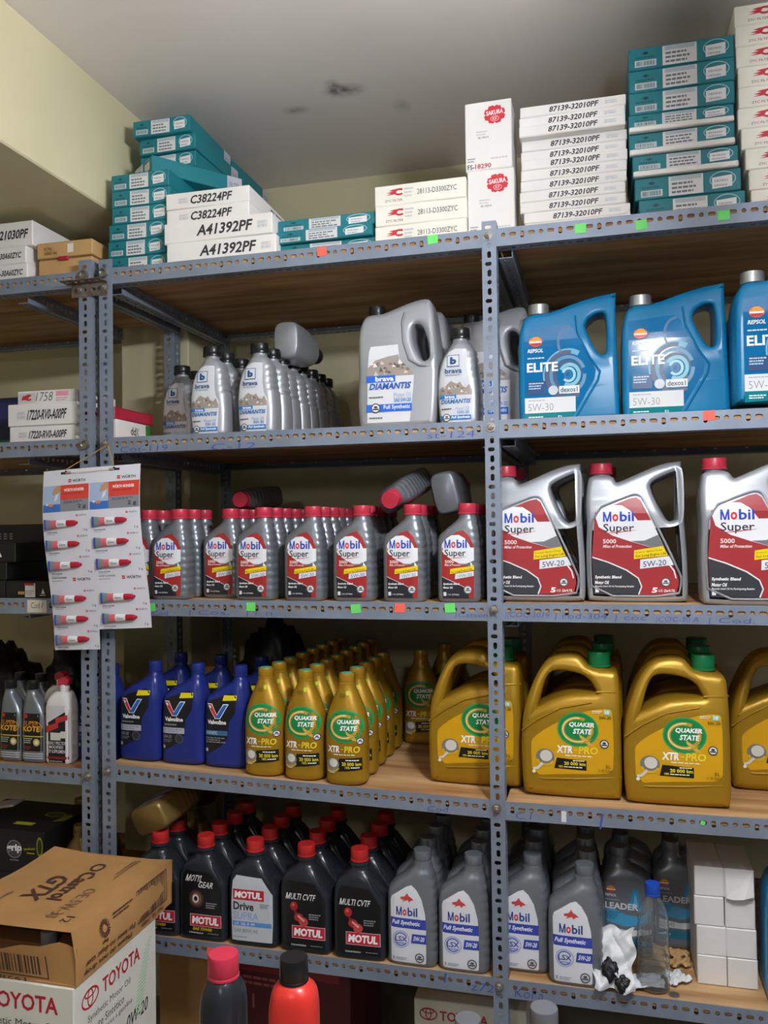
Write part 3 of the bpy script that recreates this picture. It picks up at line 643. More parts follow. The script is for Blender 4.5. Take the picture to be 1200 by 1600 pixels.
# 5 quart silver jug with red cap
def sp_super5():
    out = [(-0.102, 0), (-0.108, 0.01), (-0.110, 0.12), (-0.106, 0.17), (-0.109, 0.23), (-0.104, 0.275), (-0.098, 0.292), (-0.048, 0.292), (-0.040, 0.274), (-0.030, 0.276), (0.06, 0.316), (0.104, 0.320), (0.104, 0.320), (0.106, 0.18), (0.112, 0.10), (0.112, 0.01), (0.106, 0)]
    hole = [(0.034, 0.262), (0.040, 0.276), (0.090, 0.299), (0.096, 0.294), (0.094, 0.190), (0.086, 0.184), (0.070, 0.181), (0.052, 0.215)]
    ysc = lambda z: 1.0 if z < 0.2 else 1 - 0.5 * ((z - 0.2) / 0.12) ** 1.2
    me = jug_mesh('body', out, hole, 0.118, 0.012, 'silver_plastic', ysc, grid(0.18, 0.33, 11))
    l = L(); P = [(-0.093, 0.018), (0.086, 0.018), (0.092, 0.045), (0.090, 0.062), (0.014, 0.231), (0.004, 0.239), (-0.012, 0.236), (-0.088, 0.205), (-0.096, 0.105)]
    l.poly(P, '#a8353a')
    l.poly([(-0.088, 0.198), (-0.078, 0.212), (-0.05, 0.222), (-0.028, 0.221), (-0.010, 0.209), (0.002, 0.192), (0.006, 0.186), (0.036, 0.186), (0.062, 0.126), (0.03, 0.126), (-0.01, 0.138), (-0.05, 0.152), (-0.08, 0.172)], '#eceef3')
    l.poly([(-0.01, 0.139), (0.03, 0.1265), (0.062, 0.1255), (0.050, 0.153), (0.02, 0.140)], '#77797f')
    mobil(l, -0.070, 0.184, -0.002, 0.207); l.text('Super', -0.070, 0.155, -0.002, 0.179, '#3a3a44', bold=0.01); l.stroke([(-0.066, 0.1575), (-0.04, 0.159), (0.002, 0.164)], [0.0006, 0.002, 0.0006], '#c83b38')
    l.text('5000', -0.071, 0.134, -0.042, 0.144, '#f7e9e7', bold=0.02); l.text('Miles of Protection', -0.071, 0.124, -0.008, 0.131, '#f7e9e7', shear=0.2, bold=0.02)
    l.poly([(-0.004, 0.098), (0.070, 0.106), (0.060, 0.128), (-0.003, 0.118)], '#f2d512'); l.text('For Long Engine Life', 0.0, 0.100, 0.066, 0.107, '#4a3e10', slope=0.11, bold=0.01); l.text('Protects Against Sludge', 0.0, 0.110, 0.058, 0.1145, '#6a5a20', slope=0.11, bold=0)
    l.poly([(0.009, 0.076), (0.082, 0.085), (0.072, 0.105), (0.010, 0.097)], '#e6e9f0'); l.text('5W-20', 0.016, 0.0795, 0.066, 0.0925, '#5a6076', slope=0.1, bold=0.01)
    l.poly([(-0.095, 0.102), (-0.06, 0.090), (-0.02, 0.072), (0.004, 0.054), (0.010, 0.036), (0.004, 0.018), (-0.093, 0.018)], '#3b3d44')
    l.stroke([(-0.096, 0.103), (-0.06, 0.091), (-0.02, 0.073), (0.005, 0.055), (0.012, 0.036), (0.005, 0.018)], 0.003, '#e6e7ea')
    l.text('Synthetic Blend', -0.090, 0.052, -0.032, 0.061, '#ffffff', shear=0.15, bold=0.03); l.text('Motor Oil', -0.090, 0.041, -0.060, 0.049, '#ffffff', shear=0.15, bold=0.03); l.text('Recycle Used Oil At Participating Retailer', -0.090, 0.033, -0.004, 0.0385, '#f0f0f2', shear=0.15, bold=0.02)
    l.rect(-0.090, 0.022, -0.082, 0.031, '#e6e6ea'); seal(l, 0.064, 0.046, 0.010); l.text('5', 0.034, 0.022, 0.046, 0.034, '#ffffff', shear=0.2, bold=0.04); l.text('U.S. Qts/4.73L', 0.048, 0.023, 0.084, 0.030, '#ffffff', shear=0.2, bold=0.02)
    l.stroke([(0.072, 0.086), (0.082, 0.072), (0.086, 0.055)], 0.003, '#e9e9ec')
    lab = l.mesh('label', lambda u, v, o: (u, -0.059 * ysc(v) - o, v), None, grid(0.19, 0.24, 4))
    fr = G(); loop = [(-0.098, 0.014), (0.09, 0.014), (0.098, 0.045), (0.095, 0.066), (0.02, 0.236), (0.006, 0.246), (-0.012, 0.243), (-0.094, 0.210), (-0.101, 0.105)]
    fr.tube([(u, -0.059 * ysc(v), v) for u, v in chaikin(loop, 1)], 0.003, 'silver_plastic', 6, True)
    nk = G(); nk.lathe([(0.021, 0.26), (0.021, 0.300), (0.019, 0.301)], 'silver_plastic', 22, (-0.073, 0))
    return [('body', me, [('label', lab), ('moulded_frame', fr.mesh('frame', 60))]), ('neck', nk.mesh('neck', 40)), ('cap', cap_mesh(0.0265, 0.296, 0.025, 'red_cap', -0.073))]
# blue bottle with V label
def sp_valvo(kind=0):
    b = Body([(z, xl * 0.92, xr * 0.92, yd, n) for z, xl, xr, yd, n in [(0, -0.060, 0.062, 0.036, 4), (0.012, -0.064, 0.066, 0.040, 4.5), (0.08, -0.064, 0.066, 0.040, 4.5), (0.15, -0.063, 0.065, 0.040, 4), (0.17, -0.060, 0.064, 0.038, 3.6), (0.188, -0.042, 0.062, 0.035, 3), (0.203, -0.014, 0.059, 0.031, 2.7), (0.216, 0.012, 0.054, 0.025, 2.3), (0.225, 0.017, 0.051, 0.018, 2), (0.232, 0.018, 0.050, 0.017, 2)]], rings=50)
    l = L(); P = [(-0.054, 0.036), (-0.04, 0.036), (-0.005, 0.055), (0.012, 0.075), (0.016, 0.115), (0.034, 0.142), (0.036, 0.178), (0.026, 0.190), (-0.03, 0.172), (-0.052, 0.160)]
    l.poly(P, '#1c1d22')
    l.poly([(-0.002, 0.170), (0.036, 0.172), (0.036, 0.184), (0.002, 0.184)], '#ecd916')
    l.poly([(-0.046, 0.162), (-0.031, 0.162), (-0.014, 0.128), (-0.022, 0.124)], '#ffffff'); l.poly([(0.016, 0.162), (0.001, 0.162), (-0.024, 0.124), (-0.008, 0.124)], '#ffffff')
    l.poly([(-0.044, 0.160), (-0.032, 0.160), (-0.015, 0.128), (-0.021, 0.1255)], '#d5333f'); l.poly([(0.013, 0.160), (0.002, 0.160), (-0.022, 0.1255), (-0.009, 0.1255)], '#2a6fd0')
    l.text('Valvoline', -0.044, 0.110, 0.009, 0.121, '#ffffff', bold=0.04)
    if kind == 0:
        l.lines(-0.046, 0.098, -0.006, 0.105, 1, '#8d8f96'); l.rect(-0.051, 0.079, 0.013, 0.094, '#b9bccb'); l.lines(-0.049, 0.081, 0.010, 0.092, 2, '#8e93ad'); l.text('10W-30', -0.050, 0.066, -0.024, 0.075, '#9a9ca2', shear=0.2); l.lines(-0.050, 0.056, -0.02, 0.064, 2, '#7d7f86'); l.ell(-0.002, 0.066, 0.012, 0.012, '#55585f', 20); l.ell(-0.002, 0.066, 0.009, 0.009, '#34363c', 20)
    else:
        l.rect(-0.051, 0.082, 0.012, 0.094, '#3f6f9c'); l.text('SYNTHETIC', -0.049, 0.084, -0.016, 0.092, '#bcd6ec', bold=0.02); l.lines(-0.05, 0.062, 0.008, 0.078, 3, '#8a8d94')
    l.rect(-0.050, 0.040, -0.043, 0.048, '#c9c9cf')
    return [('body', b.mesh('body', 'blue_plastic'), [('label', l.mesh('label', b.fmap, grid(-0.055, 0.04, 8), grid(0.03, 0.2, 10)))]), ('cap', cap_mesh(0.0185, 0.229, 0.027, 'blue_plastic', 0.0313))]
# gold bottle / gold jug with green Q badge
def qbadge(l, u, v, r):
    l.ell(u, v, r, r * 0.86, '#178a4a', 32); l.ring(u, v, r, r * 0.86, r * 0.07, '#2aa05a')
    l.ring(u - r * 0.02, v - r * 0.02, r * 0.78, r * 0.66, r * 0.16, '#c99a2e', 60, 395, 30); l.ring(u - r * 0.02, v - r * 0.02, r * 0.74, r * 0.62, r * 0.06, '#f2e2a8', 80, 300, 26)
    l.poly([(u + r * 0.05, v - r * 0.22), (u + r * 0.5, v - r * 0.5), (u + r * 0.75, v - r * 0.82), (u + r * 0.45, v - r * 0.72), (u + r * 0.1, v - r * 0.4)], '#d7b24a'); l.poly([(u + r * 0.75, v - r * 0.42), (u + r * 0.2, v - r * 0.62), (u + r * 0.1, v - r * 0.72), (u + r * 0.45, v - r * 0.62)], '#c99a2e')
    l.text('QUAKER', u - r * 0.42, v + r * 0.10, u + r * 0.82, v + r * 0.36, '#ffffff', shear=0.2, bold=0.04); l.text('STATE', u - r * 0.22, v - r * 0.22, u + r * 0.66, v + r * 0.04, '#ffffff', shear=0.2, bold=0.04)
def qtext(l, u0, u1, v, h, rows):
    W = u1 - u0
    l.text('XTR', u0, v, u0 + W * 0.40, v + h, '#ffffff', shear=0.1, bold=0.04); l.rect(u0 + W * 0.42, v + h * 0.42, u0 + W * 0.5, v + h * 0.55, '#f0d43a'); l.text('PRO', u0 + W * 0.54, v, u1, v + h, '#f0d43a', shear=0.1, bold=0.03)
    l.lines(u0 + W * 0.2, v - h * 0.45, u1 - W * 0.1, v - h * 0.15, 1, '#f6ead0')
def sp_quak1():
    b = Body([(0, -0.046, 0.046, 0.036, 2.6), (0.01, -0.0515, 0.0515, 0.040, 2.8), (0.02, -0.0505, 0.0505, 0.039, 2.8), (0.06, -0.0515, 0.0515, 0.040, 2.8), (0.12, -0.052, 0.052, 0.040, 2.7), (0.155, -0.049, 0.049, 0.038, 2.5), (0.18, -0.042, 0.042, 0.034, 2.3), (0.205, -0.032, 0.032, 0.028, 2.1), (0.225, -0.023, 0.023, 0.022, 2), (0.237, -0.0195, 0.0195, 0.0195, 2)], rings=40)
    l = L(); qbadge(l, 0.003, 0.140, 0.045); qtext(l, -0.040, 0.040, 0.078, 0.016, 1)
    l.poly([(-0.024, 0.032), (0.044, 0.038), (0.044, 0.067), (-0.010, 0.064)], '#1d1c1a'); l.text('20 000 km', -0.004, 0.047, 0.042, 0.056, '#e8d42a', bold=0.03); l.lines(0.006, 0.058, 0.040, 0.063, 1, '#ffffff'); l.text('18%', 0.004, 0.040, 0.016, 0.046, '#e8d42a', bold=0.02); l.lines(0.018, 0.0405, 0.040, 0.0455, 1, '#ffffff')
    l.ell(-0.027, 0.050, 0.017, 0.016, '#8d8a86', 18); l.ell(-0.025, 0.053, 0.011, 0.010, '#e6e4e0', 16); l.ring(-0.027, 0.043, 0.017, 0.012, 0.004, '#d8b23a', 180, 350, 14); l.stroke([(-0.043, 0.034), (-0.034, 0.030), (-0.022, 0.030)], 0.003, '#d7d4d0')
    seal(l, 0.040, 0.106, 0.008, '#3c3f66', '#f2f2f4')
    l.rect(0.004, 0.212, 0.011, 0.222, '#c8d22a'); l.lines(-0.012, 0.206, 0.006, 0.216, 2, '#7a5f20')
    return [('body', b.mesh('body', 'gold_plastic'), [('label', l.mesh('label', b.fmap, grid(-0.05, 0.05, 12), grid(0.02, 0.2, 6)))]), ('cap', cap_mesh(0.0205, 0.236, 0.026, 'gold_cap', 0, top='green_disc'))]
def sp_quak5():
    out = [(-0.098, 0), (-0.109, 0.012), (-0.112, 0.10), (-0.109, 0.17), (-0.100, 0.215), (-0.078, 0.272), (-0.055, 0.306), (-0.03, 0.322), (0.02, 0.324), (0.036, 0.306), (0.045, 0.294), (0.1, 0.290), (0.110, 0.280), (0.112, 0.24), (0.114, 0.10), (0.113, 0.008), (0.106, 0)]
    hole = [(-0.073, 0.203), (-0.073, 0.203), (-0.056, 0.266), (-0.038, 0.289), (0.018, 0.284), (0.046, 0.270), (0.060, 0.244), (0.060, 0.240), (0.03, 0.237), (-0.004, 0.235), (-0.034, 0.224)]
    ysc = lambda z: (0.93 + 0.07 * min(1, z / 0.03)) if z < 0.2 else 1 - 0.45 * ((z - 0.2) / 0.13) ** 1.2
    me = jug_mesh('body', out, hole, 0.13, 0.015, 'gold_plastic', ysc, grid(0.0, 0.34, 18))
    l = L(); P = [(-0.086, 0.048), (-0.02, 0.055), (0.074, 0.060), (0.09, 0.066), (0.096, 0.078), (0.096, 0.200), (0.088, 0.208), (0.05, 0.204), (0.0, 0.186), (-0.05, 0.160), (-0.084, 0.134), (-0.088, 0.12)]
    l.poly(chaikin(P, 1), '#d9a416')
    qbadge(l, 0.018, 0.158, 0.046); qtext(l, -0.030, 0.062, 0.103, 0.017, 1)
    l.poly([(-0.036, 0.068), (0.036, 0.066), (0.036, 0.088), (-0.03, 0.092)], '#1c1a17'); l.text('20 000 km', -0.014, 0.076, 0.034, 0.084, '#e8d42a', bold=0.03); l.lines(0.006, 0.085, 0.034, 0.089, 1, '#ffffff'); l.text('18%', -0.026, 0.070, -0.016, 0.075, '#e8d42a', bold=0.02); l.lines(-0.014, 0.0695, 0.03, 0.0745, 1, '#f0e6c0')
    l.ell(-0.056, 0.092, 0.021, 0.019, '#7d7a74', 20); l.ell(-0.054, 0.095, 0.014, 0.013, '#d9d6cf', 18); l.ring(-0.056, 0.086, 0.020, 0.014, 0.005, '#e0b52a', 180, 350, 14); l.stroke([(-0.084, 0.064), (-0.074, 0.066), (-0.062, 0.078)], 0.006, '#d7d4d0'); l.ell(-0.082, 0.058, 0.004, 0.004, '#efe9da', 12)
    seal(l, 0.076, 0.128, 0.010, '#2f3346', '#e8e4da'); l.text('5L', 0.078, 0.074, 0.090, 0.081, '#7a5a10', bold=0.01); l.text('(1.32 GAL)', 0.062, 0.064, 0.092, 0.071, '#7a5a10', bold=0.01)
    l.lines(0.05, 0.196, 0.074, 0.203, 2, '#f6ecd0'); l.rect(0.076, 0.194, 0.09, 0.205, '#9ccab4'); l.text('10', 0.079, 0.196, 0.087, 0.203, '#ffffff'); l.text('SW-30', 0.066, 0.184, 0.092, 0.191, '#5a4a18', bold=0.01)
    lab = l.mesh('label', lambda u, v, o: (u, -0.065 * ysc(v) - o, v), None, grid(0.19, 0.21, 2))
    rg = G(); rg.tube([(-0.108, -0.056, 0.045), (-0.06, -0.0655, 0.042), (0.02, -0.0655, 0.046), (0.1, -0.0635, 0.053), (0.112, -0.056, 0.054)], 0.0022, 'gold_plastic')
    rg2 = G(); rg2.tube([(0.06, -0.065 * ysc(0.245), 0.243), (0.1, -0.065 * ysc(0.245), 0.244), (0.113, -0.05 * ysc(0.245), 0.244)], 0.002, 'gold_plastic')
    rg3 = G(); rg3.tube([(-0.108, -0.065 * ysc(0.16), 0.150), (-0.07, -0.0655 * ysc(0.18), 0.178), (-0.02, -0.065 * ysc(0.205), 0.205), (0.05, -0.065 * ysc(0.218), 0.220)], 0.0022, 'gold_plastic')
    nk = G(); nk.lathe([(0.022, 0.27), (0.022, 0.298), (0.02, 0.299)], 'gold_plastic', 22, (0.067, 0))
    return [('body', me, [('label', lab), ('moulded_ridge', rg.mesh('ridge', 60)), ('moulded_ridge', rg2.mesh('ridge', 60)), ('moulded_ridge', rg3.mesh('ridge', 60))]), ('neck', nk.mesh('neck', 40)), ('cap', cap_mesh(0.0265, 0.294, 0.034, 'green_cap', 0.067))]
# black bottle with red cap
def sp_motul(kind):
    b = Body([(0, -0.060, 0.062, 0.035, 6), (0.01, -0.063, 0.065, 0.038, 7), (0.08, -0.063, 0.065, 0.038, 7), (0.134, -0.063, 0.065, 0.038, 7), (0.150, -0.0625, 0.058, 0.0375, 6), (0.168, -0.061, 0.045, 0.036, 5), (0.185, -0.052, 0.033, 0.033, 4), (0.197, -0.036, 0.025, 0.028, 3), (0.206, -0.0275, 0.0195, 0.0225, 2.1), (0.222, -0.0265, 0.0185, 0.0215, 2)], rings=50)
    l = L(); P = [(-0.052, 0.014), (0.053, 0.014), (0.055, 0.06), (0.055, 0.130), (0.026, 0.168), (-0.04, 0.172), (-0.050, 0.158), (-0.054, 0.10)]
    def redbox(u0, v0, u1, v1):
        l.rect(u0, v0, u1, v1, '#d8d8da'); l.rect(u0 + 0.001, v0 + 0.001, u1 - 0.001, v1 - 0.001, '#c7243a'); l.text('MOTUL', u0 + 0.006, v0 + 0.0055, u1 - 0.006, v1 - 0.0055, '#ffffff', shear=0.1, bold=0.05)
    if kind == 'supra':
        l.poly([(p[0], p[1]) for p in P], '#c9ced6'); redbox(-0.050, 0.112, 0.034, 0.140); l.text('Drive', -0.048, 0.088, 0.006, 0.108, '#2f3238', bold=0.03); l.text('SUPRA', -0.048, 0.066, 0.018, 0.084, '#8ba6dc', bold=0.0)
        l.rect(-0.050, 0.050, 0.052, 0.061, '#5f96dc'); l.text('LS  GL-5 90', -0.044, 0.0525, 0.008, 0.0585, '#eaf2ff', shear=0.1); l.text('SAE 80W-90', -0.046, 0.034, 0.016, 0.043, '#7b8088', bold=0.0); l.lines(-0.046, 0.02, -0.01, 0.026, 1, '#9aa0a8'); l.lines(0.022, 0.096, 0.048, 0.108, 3, '#7f858e')
    else:
        l.poly(P, '#121316'); redbox(-0.030, 0.036, 0.054, 0.066)
        if kind == 'gear':
            bigM(l, -0.040, 0.146, -0.029, 0.162, '#eceef0', 0.4); l.text('OTYL', -0.027, 0.146, 0.004, 0.162, '#eceef0', shear=0.4, bold=0.01); l.text('GEAR', -0.006, 0.132, 0.034, 0.147, '#eceef0', shear=0.35, bold=0.01)
            l.ell(-0.012, 0.104, 0.020, 0.022, '#7a5a50', 14); l.ring(-0.012, 0.104, 0.020, 0.022, 0.006, '#4a3430', 0, 360, 14); l.ell(-0.014, 0.104, 0.009, 0.011, '#d9cfc9', 16); l.ell(-0.014, 0.104, 0.0045, 0.006, '#1a1416', 12)
            l.text('SAE 75W80', -0.022, 0.026, 0.030, 0.034, '#d8a82a', shear=0.2, bold=0.04)
        else:
            bigM(l, -0.044, 0.128, -0.034, 0.143, '#eceef0', 0.25); l.text('ULTI CVTF', -0.032, 0.128, 0.030, 0.143, '#eceef0', shear=0.25, bold=0.01)
            l.ell(-0.024, 0.112, 0.010, 0.011, '#a8282c', 16); l.ell(-0.026, 0.115, 0.004, 0.004, '#d86a62', 12); l.stroke([(-0.022, 0.102), (-0.016, 0.090)], 0.006, '#7a2024'); l.ell(-0.012, 0.086, 0.012, 0.010, '#b03034', 14); l.ell(0.0, 0.076, 0.012, 0.011, '#c8484a', 14); l.stroke([(-0.014, 0.09), (0.002, 0.078)], 0.005, '#e6a8a0')
        l.lines(0.014, 0.082, 0.046, 0.098, 3, '#9a9ca2'); l.text('transmission', -0.032, 0.018, 0.006, 0.023, '#d9dbde', shear=0.2); l.lines(0.018, 0.019, 0.05, 0.023, 1, '#8a8c92')
    hs = G()
    for s in (-0.0605,):
        hs.tube([(0.052, -0.033, 0.152), (0.034, -0.031, 0.178), (0.024, -0.026, 0.192)], 0.002, 'black_plastic')
    return [('body', b.mesh('body', 'black_plastic'), [('label', l.mesh('label', b.fmap, grid(-0.054, 0.056, 12), grid(0.0, 0.19, 24))), ('moulded_ridge', hs.mesh('ridge', 60))]), ('neck_collar', _collar()), ('cap', cap_mesh(0.0225, 0.2225, 0.028, 'motul_red_cap', -0.004))]
def _collar():
    g = G(); g.lathe([(0.0235, 0.214), (0.0255, 0.216), (0.0255, 0.219), (0.022, 0.2215)], 'black_plastic', 24, (-0.004, 0)); return g.mesh('collar', 40)
# grey quart, white label
def sp_mobilfs():
    H = 0.262; k = H / 0.232; rows = [(z * 1.0, xl * 1.17, xr * 1.15, yd * 1.12, n) for z, xl, xr, yd, n in mobil_rows(H)]
    b = Body(rows, ripple=(0.02, 0.22, 0.0024, 10), rings=60)
    l = L(); P = [(-0.046, 0.012), (-0.043, 0.009), (0.034, 0.009), (0.037, 0.012), (0.038, 0.09), (0.036, 0.125), (0.028, 0.158), (0.016, 0.178), (0.004, 0.188), (-0.008, 0.184), (-0.044, 0.160), (-0.047, 0.15)]
    l.poly(P, '#e4e6ee'); l.poly([(-0.047, 0.088), (0.038, 0.088), (0.038, 0.111), (-0.047, 0.111)], '#3a4bb0'); l.text('Full Synthetic', -0.043, 0.093, 0.024, 0.106, '#f2f4ff', shear=0.25, bold=0.03)
    mobil(l, -0.033, 0.117, 0.018, 0.137, '#2f3f92', '#d8383c')
    l.poly([(-0.022, 0.160), (-0.012, 0.162), (-0.006, 0.170), (-0.002, 0.163), (0.004, 0.160), (0.010, 0.155), (0.004, 0.154), (-0.002, 0.149), (-0.004, 0.154), (-0.012, 0.152), (-0.018, 0.148), (-0.014, 0.154), (-0.022, 0.155)], '#d04a48')
    l.ring(-0.022, 0.062, 0.020, 0.020, 0.002, '#aab2e0'); l.ring(-0.022, 0.062, 0.016, 0.016, 0.003, '#6f7cc8', 30, 330); l.text('LSX', -0.036, 0.057, -0.007, 0.069, '#3a4bb0', bold=0.02); l.lines(-0.032, 0.050, -0.012, 0.056, 1, '#8a94d0')
    l.poly([(0.002, 0.056), (0.038, 0.056), (0.038, 0.077), (0.005, 0.077)], '#3a4bb0'); l.text('5W-20', 0.008, 0.061, 0.034, 0.072, '#eef0ff', shear=0.2, bold=0.03)
    seal(l, 0.022, 0.023, 0.011, '#4a4d54', '#c9ccd2'); l.rect(-0.042, 0.014, -0.038, 0.022, '#a9acb6'); l.lines(-0.034, 0.014, -0.006, 0.022, 2, '#a9acb6')
    return [('body', b.mesh('body', 'grey_plastic'), [('label', l.mesh('label', b.fmap, grid(-0.048, 0.039, 8), grid(0, 0.19, 12)))]), ('cap', cap_mesh(0.022, 0.2335, 0.028, 'silver_dark_plastic', 0.0235))]

# grey litre bottle with a blue wave on the label
def sp_leader():
    b = Body([(0, -0.056, 0.058, 0.033, 4.5), (0.01, -0.060, 0.062, 0.037, 5), (0.10, -0.060, 0.062, 0.037, 5), (0.165, -0.060, 0.061, 0.036, 4.6), (0.182, -0.056, 0.056, 0.034, 4), (0.198, -0.042, 0.036, 0.029, 3), (0.212, -0.036, 0.006, 0.0215, 2.2), (0.224, -0.0345, 0.0045, 0.0195, 2)], rings=44)
    l = L(); k = 0.78
    P = [(-0.055, 0.012), (0.055, 0.012), (0.057, 0.10), (0.055, 0.168), (-0.054, 0.170), (-0.057, 0.10)]
    l.poly(P, '#747a83')
    l.poly([(-0.056, 0.108), (-0.03, 0.112), (0.0, 0.10), (0.03, 0.098), (0.056, 0.112), (0.055, 0.085), (0.0, 0.072), (-0.056, 0.084)], '#4fa9d6'); l.poly([(0.004, 0.118), (0.018, 0.164), (0.028, 0.158), (0.032, 0.125), (0.040, 0.112)], '#3f9ccc'); l.poly([(0.016, 0.118), (0.021, 0.155), (0.028, 0.120)], '#7cc8e6')
    l.lines(-0.05, 0.088, -0.01, 0.106, 4, '#2f6f9c'); l.poly([(-0.056, 0.052), (0.01, 0.050), (0.056, 0.058), (0.056, 0.07), (0.0, 0.064), (-0.056, 0.072)], '#dfe4e8'); l.text('10W-40', -0.048, 0.054, -0.012, 0.066, '#9aa0a6', bold=0)
    l.rect(-0.056, 0.026, 0.056, 0.046, '#2f7f9c'); l.lines(-0.05, 0.032, -0.02, 0.040, 1, '#e9f4f4'); l.text('1L', 0.03, 0.031, 0.04, 0.041, '#e9f4f4'); l.text('LEADER', -0.048, 0.112, 0.028, 0.127, '#eef0f2', bold=0.03); l.lines(-0.048, 0.131, -0.012, 0.136, 1, '#aeb2b8')
    u, v = -0.034, 0.158; l.ell(u, v, 0.011, 0.008, '#e8542c', 18); l.poly([(u - 0.011, v), (u - 0.003, v + 0.008), (u + 0.004, v + 0.008), (u + 0.011, v)], '#f3a23a'); l.rect(u - 0.01, v - 0.0025, u + 0.01, v, '#ffffff'); l.text('REPSOL', u - 0.013, v - 0.017, u + 0.013, v - 0.011, '#f2f6f8', shear=0.2, bold=0.03)
    return [('body', b.mesh('body', 'grey_plastic'), [('label', l.mesh('label', b.fmap, grid(-0.057, 0.057, 8), grid(0.0, 0.18, 10)))]), ('cap', cap_mesh(0.0205, 0.2225, 0.026, 'silver_dark_plastic', -0.015))]

def spec(k, f, *a):
    if k not in SPEC: SPEC[k] = f(*a)
    return SPEC[k]
ORD = ['front', 'second', 'third', 'fourth', 'fifth', 'sixth', 'seventh', 'eighth', 'ninth', 'tenth']
def put(sp, name, label, cat, x, yfront, half, k, rz=0.0, group=None, z=None):
    return place(sp, name, label, cat, (x, yfront + half, shelf_z(k, x) if z is None else z), R(rz), group)

def lay(sp, name, label, cat, base, d, roll, group=None):      # a bottle lying down: base point, direction of its axis, roll
    z_ = Vector(d).normalized(); rt = z_.cross(Vector((0, 0, 1))).normalized(); up = rt.cross(z_)
    x_ = rt * math.cos(R(roll)) + up * math.sin(R(roll)); y_ = z_.cross(x_)
    m = Matrix(((x_.x, y_.x, z_.x), (x_.y, y_.y, z_.y), (x_.z, y_.z, z_.z)))
    return place(sp, name, label, cat, base, rot=m.to_euler(), group=group)
J = lambda a: random.uniform(-a, a)
def carton(w_, d_, h_, m, front=None, sidep=None, flap=True, ch=0.0015, tray=None):
    g = G(); g.cbox((-w_ / 2, -d_ / 2, 0), (w_ / 2, d_ / 2, h_), ch, m); sub = []
    if flap:
        f = G(); f.cbox((-w_ / 2 + 0.002, -d_ / 2 - 0.0007, 0.002), (w_ / 2 - 0.002, -d_ / 2 + 0.0005, h_ - 0.002), 0.0003, m); sub.append(('end_flap', f.mesh('end_flap')))
    if tray:
        t = G(); t.cbox((-w_ / 2 + 0.001, -d_ / 2 - 0.010, 0.0005), (w_ / 2 - 0.001, -d_ / 2 + 0.004, tray), 0.002, 'white_card'); sub.append(('inner_tray', t.mesh('inner_tray')))
    if front: sub.append(('front_print', front.mesh('front_print', flat(-d_ / 2 - 0.0008))))
    if sidep: sub.append(('side_print', sidep.mesh('side_print', side(w_ / 2))))
    return [('body', g.mesh('body'), sub)]
# ---- shelf 2: silver bottles, blue jugs
GB = 'silver one-litre bottles on the second shelf'
BR = spec('br30', sp_brava1, '5W-30'); BR10 = spec('br10', sp_brava1, '10W-30')
def col(sp, name, fmt, cat, x, y, half, pitch, n, k, group, jx=0.003, drift=0.0, start=0):
    for i in range(start, n):
        put(sp, name, fmt % ORD[i], cat, x + drift * i + (J(jx) if i else 0), y + i * pitch, half, k, J(1.5), group)
col(BR, 'oil_bottle', 'silver oil bottle with black cap, %s in the leftmost pair beside the red box', 'bottle', -1.172, 2.15, 0.037, 0.09, 2, 1, GB)
col(BR, 'oil_bottle', 'silver oil bottle with black cap, %s in the short file left of the long file', 'bottle', -0.975, 1.945, 0.037, 0.085, 4, 1, GB)
col(BR, 'oil_bottle', 'silver oil bottle with black cap, %s in the long file on the second shelf', 'bottle', -0.842, 1.945, 0.037, 0.0765, 8, 1, GB)
put(BR10, 'oil_bottle', 'silver oil bottle with black cap standing alone right of the silver jug', 'bottle', -0.322, 1.945, 0.037, 1, -2)
lay(BR, 'oil_bottle', 'silver oil bottle lying tipped over on the caps of the long bottle file', 'bottle', at(446, 531, 2.10), (0.02, 1, 0.0), 90)
JG = spec('br5', sp_brava5)
for i, (x, y, t) in enumerate(((-0.478, 1.955, 'big silver oil jug in front with mountain label and black cap'), (-0.472, 2.085, 'second silver oil jug hidden behind the big front jug'), (-0.472, 2.215, 'third silver oil jug at the back of its file'),
                               (-0.262, 2.10, 'silver oil jug half hidden behind the middle post'), (-0.252, 2.235, 'silver oil jug at the very back behind the middle post'))):
    put(JG, 'oil_jug', t, 'jug', x, y, 0.0575, 1, J(1.5), 'silver five-litre jugs')
RJ = spec('rep', sp_repsol)
for (x, y, t) in ((-0.070, 1.985, 'blue oil jug with silver cap standing next to the middle post'), (0.166, 1.975, 'blue oil jug with silver cap, middle one with the bright reflection'), 
                  (0.405, 2.07, 'blue oil jug just visible behind the rightmost blue jug')):
    put(RJ, 'oil_jug', t, 'jug', x, y, 0.0575, 1, J(0.8), 'blue five-litre jugs')
place(carton(0.22, 0.10, 0.014, 'black_card', None), 'flat_carton', 'flat dark carton under the rightmost blue jug', 'carton', (0.400, 2.0, shelf_z(1)))
put(RJ, 'oil_jug', 'blue oil jug with silver cap cut off by the right picture edge', 'jug', 0.398, 1.908, 0.0575, 1, 2.0, 'blue five-litre jugs', z=shelf_z(1) + 0.0145)
